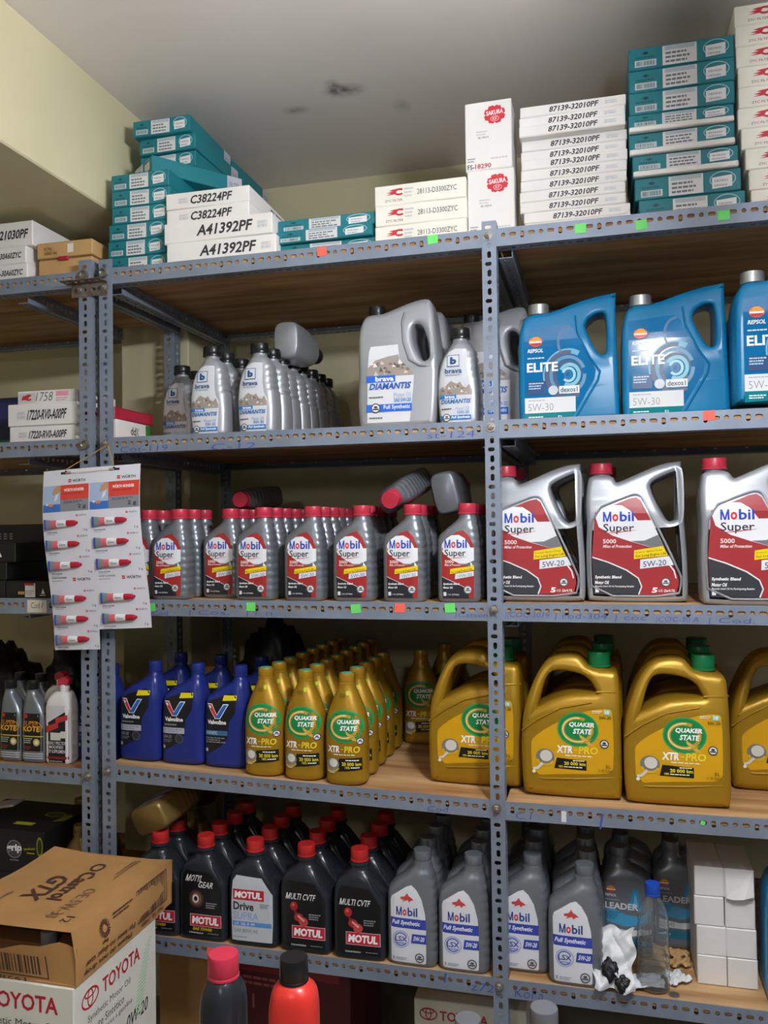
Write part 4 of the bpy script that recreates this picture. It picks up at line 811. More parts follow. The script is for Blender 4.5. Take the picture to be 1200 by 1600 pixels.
# ---- shelf 3: red-capped quarts and jugs
GM = 'red-capped grey quart bottles on the third shelf'
M20 = spec('m20', sp_super1, '5W-20', '#8a92b0'); M30 = spec('m30', sp_super1, '5W-30', '#5a72c8'); M10 = spec('m10', sp_super1, '10W-30', '#6fae9a')
names = ['partly behind the glue card', 'right of the glue card', 'standing back in a gap', 'third from the card', 'fourth from the card', 'fifth from the card', 'sixth from the card', 'next to the middle post']
for i, (x, y, sp, n) in enumerate(((-1.185, 1.95, M20, 3), (-1.080, 1.925, M20, 3), (-0.962, 1.98, M20, 4), (-0.845, 1.925, M20, 5), (-0.714, 1.925, M30, 5), (-0.587, 1.925, M30, 5), (-0.460, 1.925, M10, 4), (-0.328, 1.93, M10, 3))):
    col(sp, 'oil_bottle', 'grey red-capped oil bottle, %s of the file ' + names[i], 'bottle', x, y, 0.032, 0.0685, n, 2, GM)
lay(M20, 'oil_bottle', 'grey red-capped bottle lying on other caps near the back post', 'bottle', at(418, 778, 2.36), at(362, 783, 2.12) - at(418, 778, 2.36), 172)
lay(M20, 'oil_bottle', 'grey red-capped bottle lying with its cap towards the viewer', 'bottle', at(650, 757, 2.14), at(602, 786, 1.93) - at(650, 757, 2.14), 150)
lay(M20, 'oil_bottle', 'grey bottle lying with its base towards the viewer near the middle post', 'bottle', at(695, 771, 1.995), (0.05, 1, 0.03), 102)
MJ = spec('m5', sp_super5)
for (x, y, t) in ((-0.150, 1.965, 'silver oil jug with red cap cut off by the middle post'), (0.074, 1.975, 'silver oil jug with red label in the middle of three'), (0.318, 1.915, 'silver oil jug with red cap nearest the right picture edge'),
                  (-0.140, 2.10, 'silver oil jug with red cap behind the jug at the post'), (0.085, 2.11, 'silver oil jug with red cap in shade behind the middle jug'), (0.335, 2.06, 'silver oil jug behind the rightmost red-label jug')):
    put(MJ, 'oil_jug', t, 'jug', x, y, 0.059, 2, J(0.8), 'silver five-quart jugs with red caps')
# ---- shelf 4: blue bottles, gold bottles, gold jugs
VA = spec('va', sp_valvo, 0); VB = spec('vb', sp_valvo, 1); GV = 'blue oil bottles on the fourth shelf'
for (x, y, sp, t) in ((-1.184, 1.950, VA, 'blue oil bottle nearest the left post, front row'), (-1.062, 1.953, VA, 'blue oil bottle in the middle of the front row'), (-0.942, 1.956, VB, 'blue oil bottle beside the gold bottles, front row'),
                      (-1.184, 2.09, VA, 'blue oil bottle behind the left post, second row'), (-1.062, 2.09, VA, 'blue oil bottle in the second row behind the middle front one'), (-0.941, 2.092, VA, 'blue oil bottle in the second row beside the gold bottles')):
    put(sp, 'oil_bottle', t, 'bottle', x, y, 0.04, 3, J(1.5), GV)
QB = spec('q1', sp_quak1); GQ = 'gold oil bottles on the fourth shelf'
for (x, y, n, d, t) in ((-0.824, 1.918, 8, 0.002, 'left'), (-0.717, 1.915, 8, 0.001, 'middle'), (-0.607, 1.906, 5, 0.001, 'right')):
    col(QB, 'oil_bottle', 'gold oil bottle with green cap top, %s of the ' + t + ' file', 'bottle', x, y, 0.04, 0.083, n, 3, GQ, jx=0.0008, drift=d)
put(QB, 'oil_bottle', 'gold oil bottle standing alone in the shade by the gold jugs', 'bottle', -0.512, 2.32, 0.04, 3, 3, GQ)
put(QB, 'oil_bottle', 'gold oil bottle at the back wall behind the lone gold bottle', 'bottle', -0.470, 2.47, 0.04, 3, 0, GQ)
QJ = spec('q5', sp_quak5)
for (x, y, t) in ((-0.306, 1.990, 'gold oil jug with green cap standing behind the middle post'), (-0.078, 1.955, 'gold oil jug with green cap, first one right of the post'), (0.150, 1.945, 'gold oil jug with green cap standing furthest forward on the shelf'), (0.395, 2.095, 'gold oil jug cut off by the right picture edge'),
                  (-0.300, 2.135, 'second gold oil jug in line behind the post'), (-0.070, 2.10, 'second gold oil jug, behind the one right of the post'), (0.158, 2.09, 'second gold oil jug, behind the most forward one'),
                  (-0.066, 2.245, 'third gold oil jug in line right of the post'), (0.166, 2.235, 'third gold oil jug in line behind the most forward one')):
    put(QJ, 'oil_jug', t, 'jug', x, y, 0.065, 3, J(0.6), 'gold five-litre jugs')
# ---- shelf 5: black bottles, grey bottles
MG = spec('mg', sp_motul, 'gear'); MS = spec('ms', sp_motul, 'supra'); MC = spec('mc', sp_motul, 'cvtf'); GK = 'black oil bottles with red caps'
where = ['beside the cardboard cartons', 'with the gear picture', 'with the pale label', 'left of the two with red shapes', 'next to the grey bottles']
for i, (x, sp) in enumerate(((-1.112, MG), (-0.983, MG), (-0.848, MS), (-0.712, MC), (-0.576, MC))):
    for r in range(2 if i == 0 else 4):
        put(sp if r == 0 else (MG if i < 3 else MC), 'oil_bottle', 'black red-capped oil bottle, %s of the file %s' % (ORD[r], where[i]), 'bottle', x + (J(0.004) if r else 0), 1.907 + r * 0.086, 0.038, 4, J(1.5), GK)
FS = spec('fs', sp_mobilfs); GF = 'grey quart bottles with white labels'
where = ['beside the black bottles', 'left of the middle post', 'half behind the middle post', 'nearest the clear water bottle']
for i, x in enumerate((-0.448, -0.326, -0.193, -0.074)):
    for r in range(4):
        put(FS, 'oil_bottle', 'grey oil bottle with white label, %s of the file %s' % (ORD[r], where[i]), 'bottle', x + (J(0.004) if r else 0), (1.94 if i == 2 else 1.907) + r * 0.082, 0.036, 4, J(1.5), GF)
LD = spec('ld', sp_leader)
for (x, y, t) in ((0.040, 2.065, 'grey oil bottle with blue wave label behind the water bottle'), (0.046, 2.15, 'grey oil bottle in shade directly behind the blue wave label one'), (0.050, 2.235, 'grey oil bottle at the rear of the blue wave label file'),
                  (0.165, 2.13, 'grey oil bottle in shade just left of the white boxes'), (0.170, 2.215, 'grey oil bottle at the rear left of the white boxes')):
    put(LD, 'oil_bottle', t, 'bottle', x, y, 0.037, 4, J(1), 'grey oil bottles with wave labels')
put(RJ, 'oil_jug', 'blue oil jug on the bottom shelf cut off by the right edge', 'jug', 0.440, 1.93, 0.0575, 4, 0)

# ------------------------------------------------------------------ cartons
def span(x0, x1, Y, py=330): return at(x0, py, Y).x, at(x1, py, Y).x
def teal_front(w_, h_, tz=0.0, seed=0):
    l = L(0.0003); u = -w_ / 2; k = w_ / 0.172; H = h_ - tz; z = lambda q: tz + H * q
    l.rect(u + 0.010 * k, z(0.12), u + 0.046 * k, z(0.42), '#b9c6cb'); l.bars(u + 0.013 * k, z(0.17), u + 0.043 * k, z(0.37), 12, '#5c6f78', seed); l.poly([(u + 0.022 * k, z(0.72)), (u + 0.028 * k, z(0.64)), (u + 0.034 * k, z(0.72)), (u + 0.028 * k, z(0.80))], '#0e3f4a'); l.lines(u + 0.012 * k, z(0.48), u + 0.044 * k, z(0.6), 1, '#0f5562')
    l.rect(u + 0.056 * k, z(0.06), u + 0.112 * k, z(0.92), '#d5d7da'); l.rect(u + 0.060 * k, z(0.72), u + 0.109 * k, z(0.90), '#aeb9c2'); l.lines(u + 0.061 * k, z(0.12), u + 0.108 * k, z(0.68), 3, '#6d7278', seed)
    l.ring(u + 0.143 * k, z(0.55), 0.021 * k, H * 0.36, 0.002, '#9cc9d2', 0, 360, 24); l.rect(u + 0.126 * k, z(0.16), u + 0.158 * k, z(0.66), '#dfe1e4', sh=H * 0.06); l.lines(u + 0.130 * k, z(0.2), u + 0.154 * k, z(0.6), 2, '#b0b4ba', seed + 1)
    return l
def zyc_front(w_, h_, txt='28113-D3300ZYC'):
    l = L(0.0003); u = -w_ / 2
    def fl(c, v, s):
        l.ring(c + 0.012 * s, v, 0.016 * s, 0.011 * s, 0.006 * s, '#c8323e', 40, 320, 16)
        l.poly([(c - 0.030 * s, v - 0.008 * s), (c + 0.0 * s, v - 0.006 * s), (c + 0.006 * s, v + 0.004 * s), (c + 0.024 * s, v + 0.011 * s), (c - 0.006 * s, v + 0.009 * s), (c - 0.02 * s, v + 0.006 * s), (c - 0.008 * s, v + 0.003 * s), (c - 0.028 * s, v - 0.001 * s), (c - 0.012 * s, v - 0.003 * s)], '#c8323e')
    fl(u + 0.052, h_ * 0.62, 0.8); l.text('ZYC FILTER', u + 0.026, h_ * 0.16, u + 0.070, h_ * 0.28, '#9c6a70', bold=0.01); l.lines(u + 0.074, h_ * 0.3, u + 0.098, h_ * 0.82, 3, '#c3c3c8'); l.text(txt, u + 0.106, h_ * 0.40, u + 0.202, h_ * 0.66, '#5c5d63', bold=0.005)
    return l
def part_front(w_, h_, txt, a, b, lo=0.25, hi=0.72, left=True, shear=0.2):
    l = L(0.0003); l.text(txt, a, h_ * lo, b, h_ * hi, '#33343a', shear=shear, bold=0.028)
    u = a - 0.034 if left else b + 0.014
    l.rect(u, h_ * 0.3, u + 0.028, h_ * 0.66, '#dcdcdf'); l.bars(u + 0.002, h_ * 0.34, u + 0.026, h_ * 0.46, 9, '#c0c0c6'); l.lines(u + 0.002, h_ * 0.5, u + 0.026, h_ * 0.64, 2, '#bcbcc2')
    return l
ZA = ZS[0] - 0.003 + 0.0006
ords = ['bottom', 'second', 'third', 'fourth', 'fifth', 'sixth', 'seventh', 'eighth', 'ninth', 'tenth', 'eleventh', 'topmost']
# teal cartons, left end of the top shelf
TW, TD, TH = 0.170, 0.265, 0.0438
endp = L(0.0003); endp.rect(0.085, 0.001, 0.130, TH - 0.001, '#b9bcc6'); endp.text('FILTER', 0.092, 0.012, 0.122, 0.026, '#7b8296')
TL = carton(TW, TD, TH, 'teal_card', teal_front(TW, TH), endp)
GT = 'teal cartons at the left end'
x0 = at(168, 330, 1.945).x + TW / 2 + 0.003; z = ZA; rows = ['bottom', 'second', 'third', 'fourth', 'fifth', 'sixth']
for i in range(6):
    place(TL, 'filter_carton', 'teal filter carton, %s from below in the stack against the beam' % rows[i], 'carton', (x0 + (0.004 if i < 3 else 0.009) - (0.004 if i in (1, 2) else 0) + J(0.001), 1.945 + TD / 2, z), R(J(0.8)), GT); z += TH + 0.0004
place(TL, 'filter_carton', 'teal filter carton lying crosswise on the left stack', 'carton', (-1.112, 2.105, z), R(-38), GT); z += TH + 0.0004
for i, (dx, dy) in enumerate(((0.040, 0.10), (0.042, 0.09), (0.028, 0.075))):
    place(TL, 'filter_carton', 'teal filter carton, %s of three above the crosswise one' % ('lowest', 'middle', 'topmost')[i], 'carton', (x0 + dx, 1.945 + dy + TD / 2, z), R((-2, -1, 1)[i]), GT); z += TH + 0.0004
z = ZA
for i in range(10):
    place(TL, 'filter_carton', 'dark teal filter carton, %s of the shaded stack behind' % (ords[i] if i < 9 else 'topmost'), 'carton', (-1.145 + J(0.006), 2.315 + TD / 2, z), R(J(1.5)), 'teal cartons in the rear stack'); z += TH + 0.0004
# white cartons with part numbers
aw = 0.298; ah = 0.0525; ax = at(257, 390, 1.912).x + aw / 2
sp2 = L(0.0003); sp2.text('FILTER', 0.02, 0.012, 0.11, 0.032, '#34353c', bold=0.03)
A4 = carton(aw, 0.25, ah, 'white_card', part_front(aw, ah, 'A41392PF', -0.055, 0.095, 0.24, 0.78, False))
for i, t in enumerate(('bottom white carton with slanted part number', 'white carton with upright part number, second from below')):
    place(A4, 'filter_carton', t + ' beside the teal stack', 'carton', (ax + (0.006, 0.0)[i], 1.912 + 0.125, ZA + i * (ah + 0.0004)), R((0.5, -0.6)[i]), 'white numbered cartons')
cw = 0.232; chh = 0.0415
C3 = carton(cw, 0.25, chh, 'white_card', part_front(cw, chh, 'C38224PF', -0.046, 0.068, 0.22, 0.76, True), sp2)
for i, t in enumerate(('lower white carton of the narrow pair on the wide cartons', 'upper white carton of the narrow pair on the wide cartons')):
    place(C3, 'filter_carton', t, 'carton', (at(258, 340, 1.93).x + cw / 2 + (0.005, 0.002)[i], 1.93 + 0.125, ZA + 2 * (ah + 0.0004) + i * (chh + 0.0004)), R((-0.8, 0.6)[i]), 'white numbered cartons')
# flat teal cartons in the middle
xa, xb = span(430, 582, 1.935); tw = xb - xa; th = 0.0305
TM = carton(tw, 0.25, th, 'teal_card', teal_front(tw, th, 0, 4))
for i, t in enumerate(('bottom', 'middle', 'top')):
    place(TM, 'filter_carton', 'flat teal carton, %s of three right of the white cartons' % t, 'carton', ((xa + xb) / 2 + (0.004, 0, 0.002)[i], 1.935 + 0.125 + (0.012, 0, 0.012)[i], ZA + i * (th + 0.0008)), R((0.4, -0.8, 0.5)[i]), 'flat teal cartons')
# white cartons with a red flame logo
xa, xb = span(586, 729, 1.94); zw = xb - xa; zh = 0.0492
ZY = carton(zw, 0.24, zh, 'cream_card', zyc_front(zw, zh))
for i, t in enumerate(('bottom', 'middle', 'top')):
    place(ZY, 'filter_carton', 'white carton with red flame logo, %s of three left of the tall pair' % t, 'carton', ((xa + xb) / 2, 1.94 + 0.12, ZA + i * (zh + 0.0003)), R(J(0.5)), 'white flame-logo cartons, short stack')
# tall white cartons with a red blossom
def blossom():
    l = L(0.0003); w_, h_ = 0.110, 0.1635; c, v = 0.016, h_ - 0.034
    pts = []
    for i in range(60):
        a = 2 * math.pi * i / 60; q = (a / (2 * math.pi / 8)) % 1; r = 0.0185 + 0.0055 * math.sin(math.pi * q) - (0.002 if abs(q - 0.5) < 0.12 else 0); pts.append((c + r * 1.15 * math.cos(a), v + r * math.sin(a)))
    l.poly(pts, '#cf2a3c'); l.text('SAKURA', c - 0.020, v - 0.002, c + 0.020, v + 0.009, '#f6e9ea', slope=0.06, bold=0.03); l.ring(c, v - 0.010, 0.010, 0.0065, 0.001, '#f3d4d6'); l.text('KF', c - 0.005, v - 0.0135, c + 0.005, v - 0.0065, '#f3d4d6')
    l2 = L(0.0003); l3 = L(0.0003); l2.lines(-0.028, h_ * 0.50, 0.0, h_ * 0.58, 2, '#c2c2c8'); l2.bars(-0.024, h_ * 0.46, 0.002, h_ * 0.49, 10, '#9a9aa2')
    l3.lines(-0.050, 0.020, -0.030, 0.032, 2, '#8f9096'); l3.text('FS-', -0.050, 0.004, -0.034, 0.0155, '#4a4b50', bold=0.02); l3.text('18290', -0.032, 0.004, 0.006, 0.0155, '#b8424c', bold=0.02); l3.lines(0.006, 0.022, 0.048, 0.029, 1, '#c6c6cc')
    sp = carton(w_, 0.11, h_, 'white_card', l); sp[0][2].extend([('front_print', q.mesh('front_print', flat(-0.0558))) for q in (l2, l3)]); return sp
SK = blossom(); xa, xb = span(729, 803, 1.955)
for i, t in enumerate(('lower tall white carton with red blossom logo', 'upper tall white carton with red blossom logo')):
    place(SK, 'filter_carton', t + ' above the middle post', 'carton', ((xa + xb) / 2 + (0.002, -0.001)[i], 1.955 + 0.055, ZA + i * 0.1638), R((0.6, -0.6)[i]), 'tall blossom cartons')
# thin white cartons
xa, xb = span(814, 980, 1.955); tw = xb - xa; th = 0.0247
TN = carton(tw, 0.23, th, 'white_card', part_front(tw, th, '87139-32010PF', -0.052, 0.058, 0.2, 0.74, False))
ords = ['bottom', 'second', 'third', 'fourth', 'fifth', 'sixth', 'seventh', 'eighth', 'ninth', 'tenth', 'eleventh', 'topmost']
dxs = [0.008, 0.006, -0.002, -0.002, 0, 0.001, 0.002, 0.002, 0.003, 0.0, 0.0, 0.001]
for i in range(12):
    place(TN, 'filter_carton', 'thin white carton, %s of the twelve right of the blossom cartons' % ords[i], 'carton', ((xa + xb) / 2 + dxs[i], 1.955 + 0.115 + (0.012 if i in (7, 8) else 0) - (0.010 if i == 9 else 0), ZA + i * (th + 0.0003)), R(J(0.7)), 'thin white numbered cartons')
# teal cartons right
xa, xb = span(986, 1152, 1.955); tw = xb - xa; z = ZA
T1 = carton(tw, 0.24, 0.0505, 'teal_card', teal_front(tw, 0.0505, 0, 6)); T2 = carton(tw, 0.24, 0.0505, 'teal_card', teal_front(tw, 0.0505, 0.013, 7), tray=0.013); T3 = carton(tw, 0.24, 0.042, 'teal_card', teal_front(tw, 0.042, 0.012, 8), tray=0.012)
for i, (sp, h_, dx, rz) in enumerate(((T1, 0.0505, 0.016, 0.5), (T1, 0.0505, 0.010, -0.5), (T2, 0.0505, 0.004, 0.5), (T2, 0.0505, 0.0, -0.8), (T3, 0.042, -0.004, 0.8), (T1, 0.0505, 0.0, 0), (T1, 0.0505, 0.002, -0.6), (T1, 0.0505, 0.0, 0.5))):
    place(sp, 'filter_carton', 'teal carton, %s of eight in the right-hand stack' % (ords[i] if i < 7 else 'topmost') + (' with white tray showing' if sp is not T1 else ''), 'carton', ((xa + xb) / 2 + dx, 1.955 + 0.12, z), R(rz), 'teal cartons right-hand stack'); z += h_ + 0.0004
# flame-logo cartons at the right edge
ZR = carton(0.226, 0.22, 0.0452, 'cream_card', zyc_front(0.226, 0.0452)); xr0 = at(1151, 330, 1.95).x + 0.113
for i, dx in enumerate((0.024, 0.021, 0.014, 0.006, 0.001, 0.003, 0.003, 0.0, -0.001, -0.002)):
    place(ZR, 'filter_carton', 'white flame-logo carton, %s of ten at the right picture edge' % (ords[i] if i < 9 else 'topmost'), 'carton', (xr0 + dx + 0.006, 1.95 + 0.11, ZA + i * (0.0452 + 0.0004)), R(J(0.5)), 'flame-logo cartons right edge')

# ---- left rack, top shelf
xr = at(43, 420, 1.912).x; wL = 0.30
l = part_front(wL, 0.046, '16546-30A60ZYC', 0.03, 0.135, 0.3, 0.66)
LW = carton(wL, 0.24, 0.046, 'white_card', l)
for i in (0, 1): place(LW, 'filter_carton', '%s white carton left of the brown one on the left rack' % ('lowest', 'second')[i], 'carton', (xr - wL / 2 - 0.004 * i, 1.912 + 0.12, ZA + i * 0.0465), R(J(0.5)), 'white cartons on the left rack top')
sp2 = L(0.0003); sp2.text('FILTER', 0.0, 0.012, 0.11, 0.040, '#34353c', bold=0.04, flip=True)
LB = carton(0.30, 0.25, 0.068, 'white_card', part_front(0.30, 0.068, '27277-4M40PF'.replace('27277-4M4', '17801-2103'), -0.02, 0.135, 0.3, 0.68), sp2)
place(LB, 'filter_carton', 'largest white carton on top of the left rack stack', 'carton', (at(50, 350, 1.915).x - 0.15, 1.915 + 0.125, ZA + 0.0932), R(0.5), 'white cartons on the left rack top')
bw = at(143, 400, 1.93).x - at(60, 400, 1.93).x
def brown_box():
    g = G(); hw = bw / 2; g.cbox((-hw, -0.10, 0), (hw, 0.10, 0.052), 0.002, 'kraft_light'); lid = G(); lid.cbox((-hw - 0.002, -0.104, 0.056), (hw + 0.002, 0.10, 0.098), 0.002, 'kraft_light')
    l = L(0.0003); l.text('FILTRO', -hw + 0.02, 0.076, -hw + 0.045, 0.084, '#8a6238'); l.text('AIRE 46', -hw + 0.02, 0.064, -hw + 0.06, 0.073, '#8a6238'); l.rect(0.01, 0.066, 0.028, 0.090, '#e3dfd6')
    gap = G(); gap.cbox((-hw + 0.004, -0.098, 0.051), (hw - 0.004, 0.098, 0.057), 0.001, 'kraft_inside'); r = G(); r.cbox((-0.018, -0.106, 0.046), (0.012, -0.099, 0.058), 0.002, 'red_card')
    return [('tray', g.mesh('tray')), ('lid', lid.mesh('lid'), [('lid_print', l.mesh('lid_print', flat(-0.1045)))]), ('inner_edge', gap.mesh('gap')), ('red_insert', r.mesh('insert'))]
place(brown_box(), 'cardboard_box', 'small brown cardboard box with a red item peeking out of it', 'box', ((at(60, 400, 1.93).x + at(143, 400, 1.93).x) / 2, 2.03, ZA), R(1))
# ---- left rack, second shelf
ZB = ZS[1] - 0.003 + 0.0006
xa, xb = span(15, 118, 1.925, 650); wB = xb - xa
B3 = carton(wB, 0.20, 0.046, 'white_card', part_front(wB, 0.046, '17220-RV0-A00PF', -0.04, 0.075)); B2 = carton(wB + 0.012, 0.20, 0.060, 'white_card', part_front(wB + 0.012, 0.060, '17220-RV0-A00PF', -0.045, 0.075))
lz = L(0.0003); lz.rect(-0.085, 0.003, -0.03, 0.030, '#c9c9cd'); lz.ring(-0.052, 0.017, 0.012, 0.009, 0.005, '#c8323e', 40, 320, 14); lz.poly([(-0.075, 0.010), (-0.055, 0.012), (-0.045, 0.024), (-0.07, 0.022)], '#c8323e'); lz.text('1758', -0.028, 0.006, 0.022, 0.030, '#3c3d42', bold=-0.012, shear=0.2); lz.rect(0.032, 0.018, 0.070, 0.031, '#e79aae'); lz.lines(0.032, 0.004, 0.070, 0.015, 2, '#d9a0ae')
B1 = carton(0.175, 0.20, 0.035, 'white_card', lz)
place(B3, 'filter_carton', 'white carton at the bottom of the three beside the left post', 'carton', ((xa + xb) / 2, 2.025, ZB), 0, 'white cartons on the left rack second shelf')
place(B2, 'filter_carton', 'white carton in the middle of the three beside the left post', 'carton', ((xa + xb) / 2 + 0.003, 2.022, ZB + 0.0464), R(-0.5), 'white cartons on the left rack second shelf')
place(B1, 'filter_carton', 'thin white carton with handwritten number on the stack of three', 'carton', ((xa + xb) / 2 + 0.006, 2.03, ZB + 0.1068), R(1), 'white cartons on the left rack second shelf')
nl = L(0.0003); nl.rect(-0.16, 0.002, 0.16, 0.045, '#1f7a3e'); nl.rect(0.02, 0.11, 0.12, 0.16, '#2a3370')
xn = at(58, 620, 2.18).x
place(carton(0.32, 0.16, 0.175, 'navy_card', nl), 'navy_carton', 'navy blue carton with green base at the left picture edge', 'carton', (xn - 0.16, 2.26, ZB), R(0))
# boxes beside the left post on the second shelf
l = L(0.0003); l.text('dd', -0.015, 0.022, 0.012, 0.044, '#3a3b40', bold=0.02); l.text('X', 0.013, 0.022, 0.026, 0.044, '#3f9c4a', bold=0.03); l.rect(0.062, 0.001, 0.086, 0.056, '#2f8a34')
place(carton(0.11, 0.17, 0.058, 'white_card', None, l, flap=False), 'parts_box', 'white box with green end behind the left post', 'box', (-1.294, 2.034, ZB))
l = L(0.0003); l.rect(-0.07, 0.004, 0.07, 0.027, '#b52a42')
place(carton(0.11, 0.185, 0.032, 'red_card', None, l, flap=False), 'parts_box', 'flat red box lying on the white box with green end', 'box', (-1.293, 2.04, ZB + 0.0585), R(-2))
# ---- left rack, third shelf: black cartons
ZC = ZS[2] - 0.003 + 0.0006
def blk(w_, h_, kind):
    l = L(0.0003)
    if kind == 'sticker':
        l.rect(-0.01, 0.003, 0.022, h_ - 0.006, '#e7e5e2'); l.lines(-0.008, 0.006, 0.02, 0.022, 3, '#9c9a98'); l.rect(-0.012, h_ - 0.012, 0.018, h_ - 0.006, '#b52a32'); l.rect(-0.032, 0.010, -0.012, 0.018, '#b79a5a'); l.poly([(0.04, 0.012), (0.046, 0.026), (0.052, 0.012)], '#e6e6e8'); l.lines(0.036, 0.006, 0.056, 0.010, 1, '#e6e6e8')
    elif kind == 'plain':
        l.rect(-0.002, 0.006, 0.012, 0.024, '#d9b84a'); l.poly([(0.022, 0.014), (0.028, 0.026), (0.034, 0.014)], '#e6e6e8')
    else:
        for i in range(3):
            for j in range(3): l.rect(-0.06 + i * 0.02, 0.016 + j * 0.007, -0.048 + i * 0.02, 0.020 + j * 0.007, '#8b8d92')
        l.lines(-0.05, 0.004, 0.05, 0.009, 1, '#4a4c52')
    return carton(w_, 0.17, h_, 'black_card', l, flap=False)
xa, xb = span(8, 80, 1.925, 920)
place(blk(xb - xa, 0.046, 'sticker'), 'parts_carton', 'dark carton with white price sticker just above the paper tag', 'carton', ((xa + xb) / 2, 2.012, ZC), 0, 'black parts cartons')
place(blk(0.15, 0.048, 'plain'), 'parts_carton', 'dark carton at the left edge beside the stickered one', 'carton', (xa - 0.08, 2.015, ZC), 0, 'black parts cartons')
place(blk(0.15, 0.052, 'plain'), 'parts_carton', 'dark carton with a gold mark at the left picture edge', 'carton', (at(23, 860, 1.93).x - 0.076, 2.018, ZC + 0.0965), 0, 'black parts cartons')
place(blk(0.16, 0.048, 'plain'), 'parts_carton', 'dark carton between two others at the left picture edge', 'carton', (at(10, 890, 1.93).x - 0.082, 2.018, ZC + 0.0483), 0, 'black parts cartons')
for i, (h_, y1) in enumerate(((0.075, 0), (0.065, 0), (0.060, 0))):
    place(blk(0.19, h_, 'dots'), 'parts_carton', 'black carton with small white symbols, %s of the rear stack' % ('bottom', 'middle', 'top')[i], 'carton', (at(64, 860, 2.12).x - 0.097, 2.215, ZC + (0, 0.0755, 0.141)[i]), R(J(1)), 'black parts cartons')
# ---- left rack, fourth shelf
ZDl = 0.884 - 0.003 + 0.0006
def sp_kote():
    b = Body([(0, -0.032, 0.032, 0.022, 4), (0.01, -0.035, 0.035, 0.025, 4.5), (0.09, -0.035, 0.035, 0.025, 4.5), (0.12, -0.034, 0.032, 0.024, 4), (0.15, -0.033, 0.022, 0.022, 3.2), (0.172, -0.031, 0.008, 0.019, 2.6), (0.186, -0.029, 0.0, 0.0145, 2.1), (0.194, -0.0285, -0.0005, 0.014, 2)], rings=34, seg=28)
    l = L(); l.rect(-0.031, 0.032, 0.031, 0.132, '#17181b'); l.text('SUPER', -0.026, 0.100, 0.020, 0.112, '#c97a1e', shear=0.2, bold=0.02); l.text('KOTE', -0.028, 0.084, 0.024, 0.099, '#f0b21e', shear=0.1, bold=0.04); l.ring(0.004, 0.096, 0.026, 0.016, 0.002, '#d8962a', -60, 120, 14); l.rect(-0.026, 0.120, -0.014, 0.130, '#c22a2c'); l.rect(-0.031, 0.070, 0.031, 0.073, '#c7ba2a'); l.lines(-0.026, 0.052, 0.004, 0.068, 3, '#b9bcc2'); l.ell(0.014, 0.056, 0.010, 0.010, '#cfb65a', 16); l.ell(0.014, 0.056, 0.006, 0.006, '#efe9da', 14); l.lines(-0.026, 0.036, 0.0, 0.046, 2, '#9a3a3a')
    for q in (0.012, 0.018, 0.024): l.rect(-0.031, q, 0.031, q + 0.003, '#c7cad0')
    return [('body', b.mesh('body', 'silver_dark_plastic'), [('label', l.mesh('label', b.fmap, grid(-0.032, 0.032, 6), grid(0, 0.14, 6)))]), ('cap', cap_mesh(0.0165, 0.193, 0.022, 'black_cap', -0.0145, seg=24))]
KT = sp_kote()
for (px, y, t) in ((49, 1.925, 'grey additive bottle with orange lettering next to the red-topped can'), (14, 1.925, 'grey additive bottle with orange lettering at the left edge'), (62, 2.03, 'grey additive bottle in shade in the second row'), (30, 2.04, 'grey additive bottle in the second row at the left edge')):
    place(KT, 'additive_bottle', t, 'bottle', (at(px, 1150, y).x, y + 0.026, ZDl), R(J(2)), 'additive bottles')
def sp_atf():
    b = Body([(0, -0.034, 0.034, 0.024, 5), (0.008, -0.037, 0.037, 0.026, 6), (0.14, -0.037, 0.037, 0.026, 6), (0.160, -0.036, 0.036, 0.025, 5), (0.178, -0.030, 0.034, 0.022, 3), (0.190, -0.016, 0.030, 0.017, 2.3)], rings=30, seg=28)
    l = L(); l.rect(-0.0345, 0.004, 0.0345, 0.155, '#1c1b1e'); l.poly([(-0.0345, 0.105), (0.0345, 0.145), (0.0345, 0.155), (-0.0345, 0.155)], '#d3d4d8'); l.poly([(-0.032, 0.082), (0.006, 0.098), (0.004, 0.11), (0.032, 0.118), (0.032, 0.132), (-0.004, 0.122), (-0.002, 0.110), (-0.032, 0.100)], '#c4353b')
    l.rect(-0.018, 0.064, 0.012, 0.084, '#d9d7d3'); l.rect(0.012, 0.070, 0.030, 0.088, '#d9d7d3'); l.text('HIGHLY FRICTION', -0.030, 0.052, 0.030, 0.061, '#e6e6e8', bold=0.01); l.text('MODIFIED', -0.022, 0.042, 0.020, 0.050, '#e6e6e8', bold=0.01); l.text('ATF SUPPLEMENT', -0.030, 0.030, 0.030, 0.039, '#e6e6e8', bold=0.01); l.rect(-0.0345, 0.014, 0.0345, 0.021, '#8a2228'); l.lines(-0.02, 0.006, 0.02, 0.011, 1, '#b9b9be')
    hd = G(); hd.lathe([(0.012, 0.186), (0.0125, 0.205), (0.011, 0.208)], 'white_card', 18, (0.008, 0)); sp = G(); sp.prism([(-0.006, 0.205), (0.022, 0.207), (0.026, 0.222), (0.012, 0.230), (-0.006, 0.222)], -0.010, 0.010, 'red_cap')
    return [('body', b.mesh('body', 'white_card'), [('label', l.mesh('label', b.fmap, grid(-0.035, 0.035, 6), grid(0, 0.16, 12)))]), ('collar', hd.mesh('collar', 40)), ('nozzle', sp.mesh('nozzle'))]
AT = sp_atf()
place(AT, 'additive_can', 'black and white additive can with red nozzle, front', 'can', (at(88, 1150, 1.93).x, 1.956, ZDl), R(2), 'additive cans'); place(AT, 'additive_can', 'white additive can with red nozzle standing behind the front one', 'can', (at(82, 1150, 2.0).x, 2.03, ZDl), R(-6), 'additive cans')
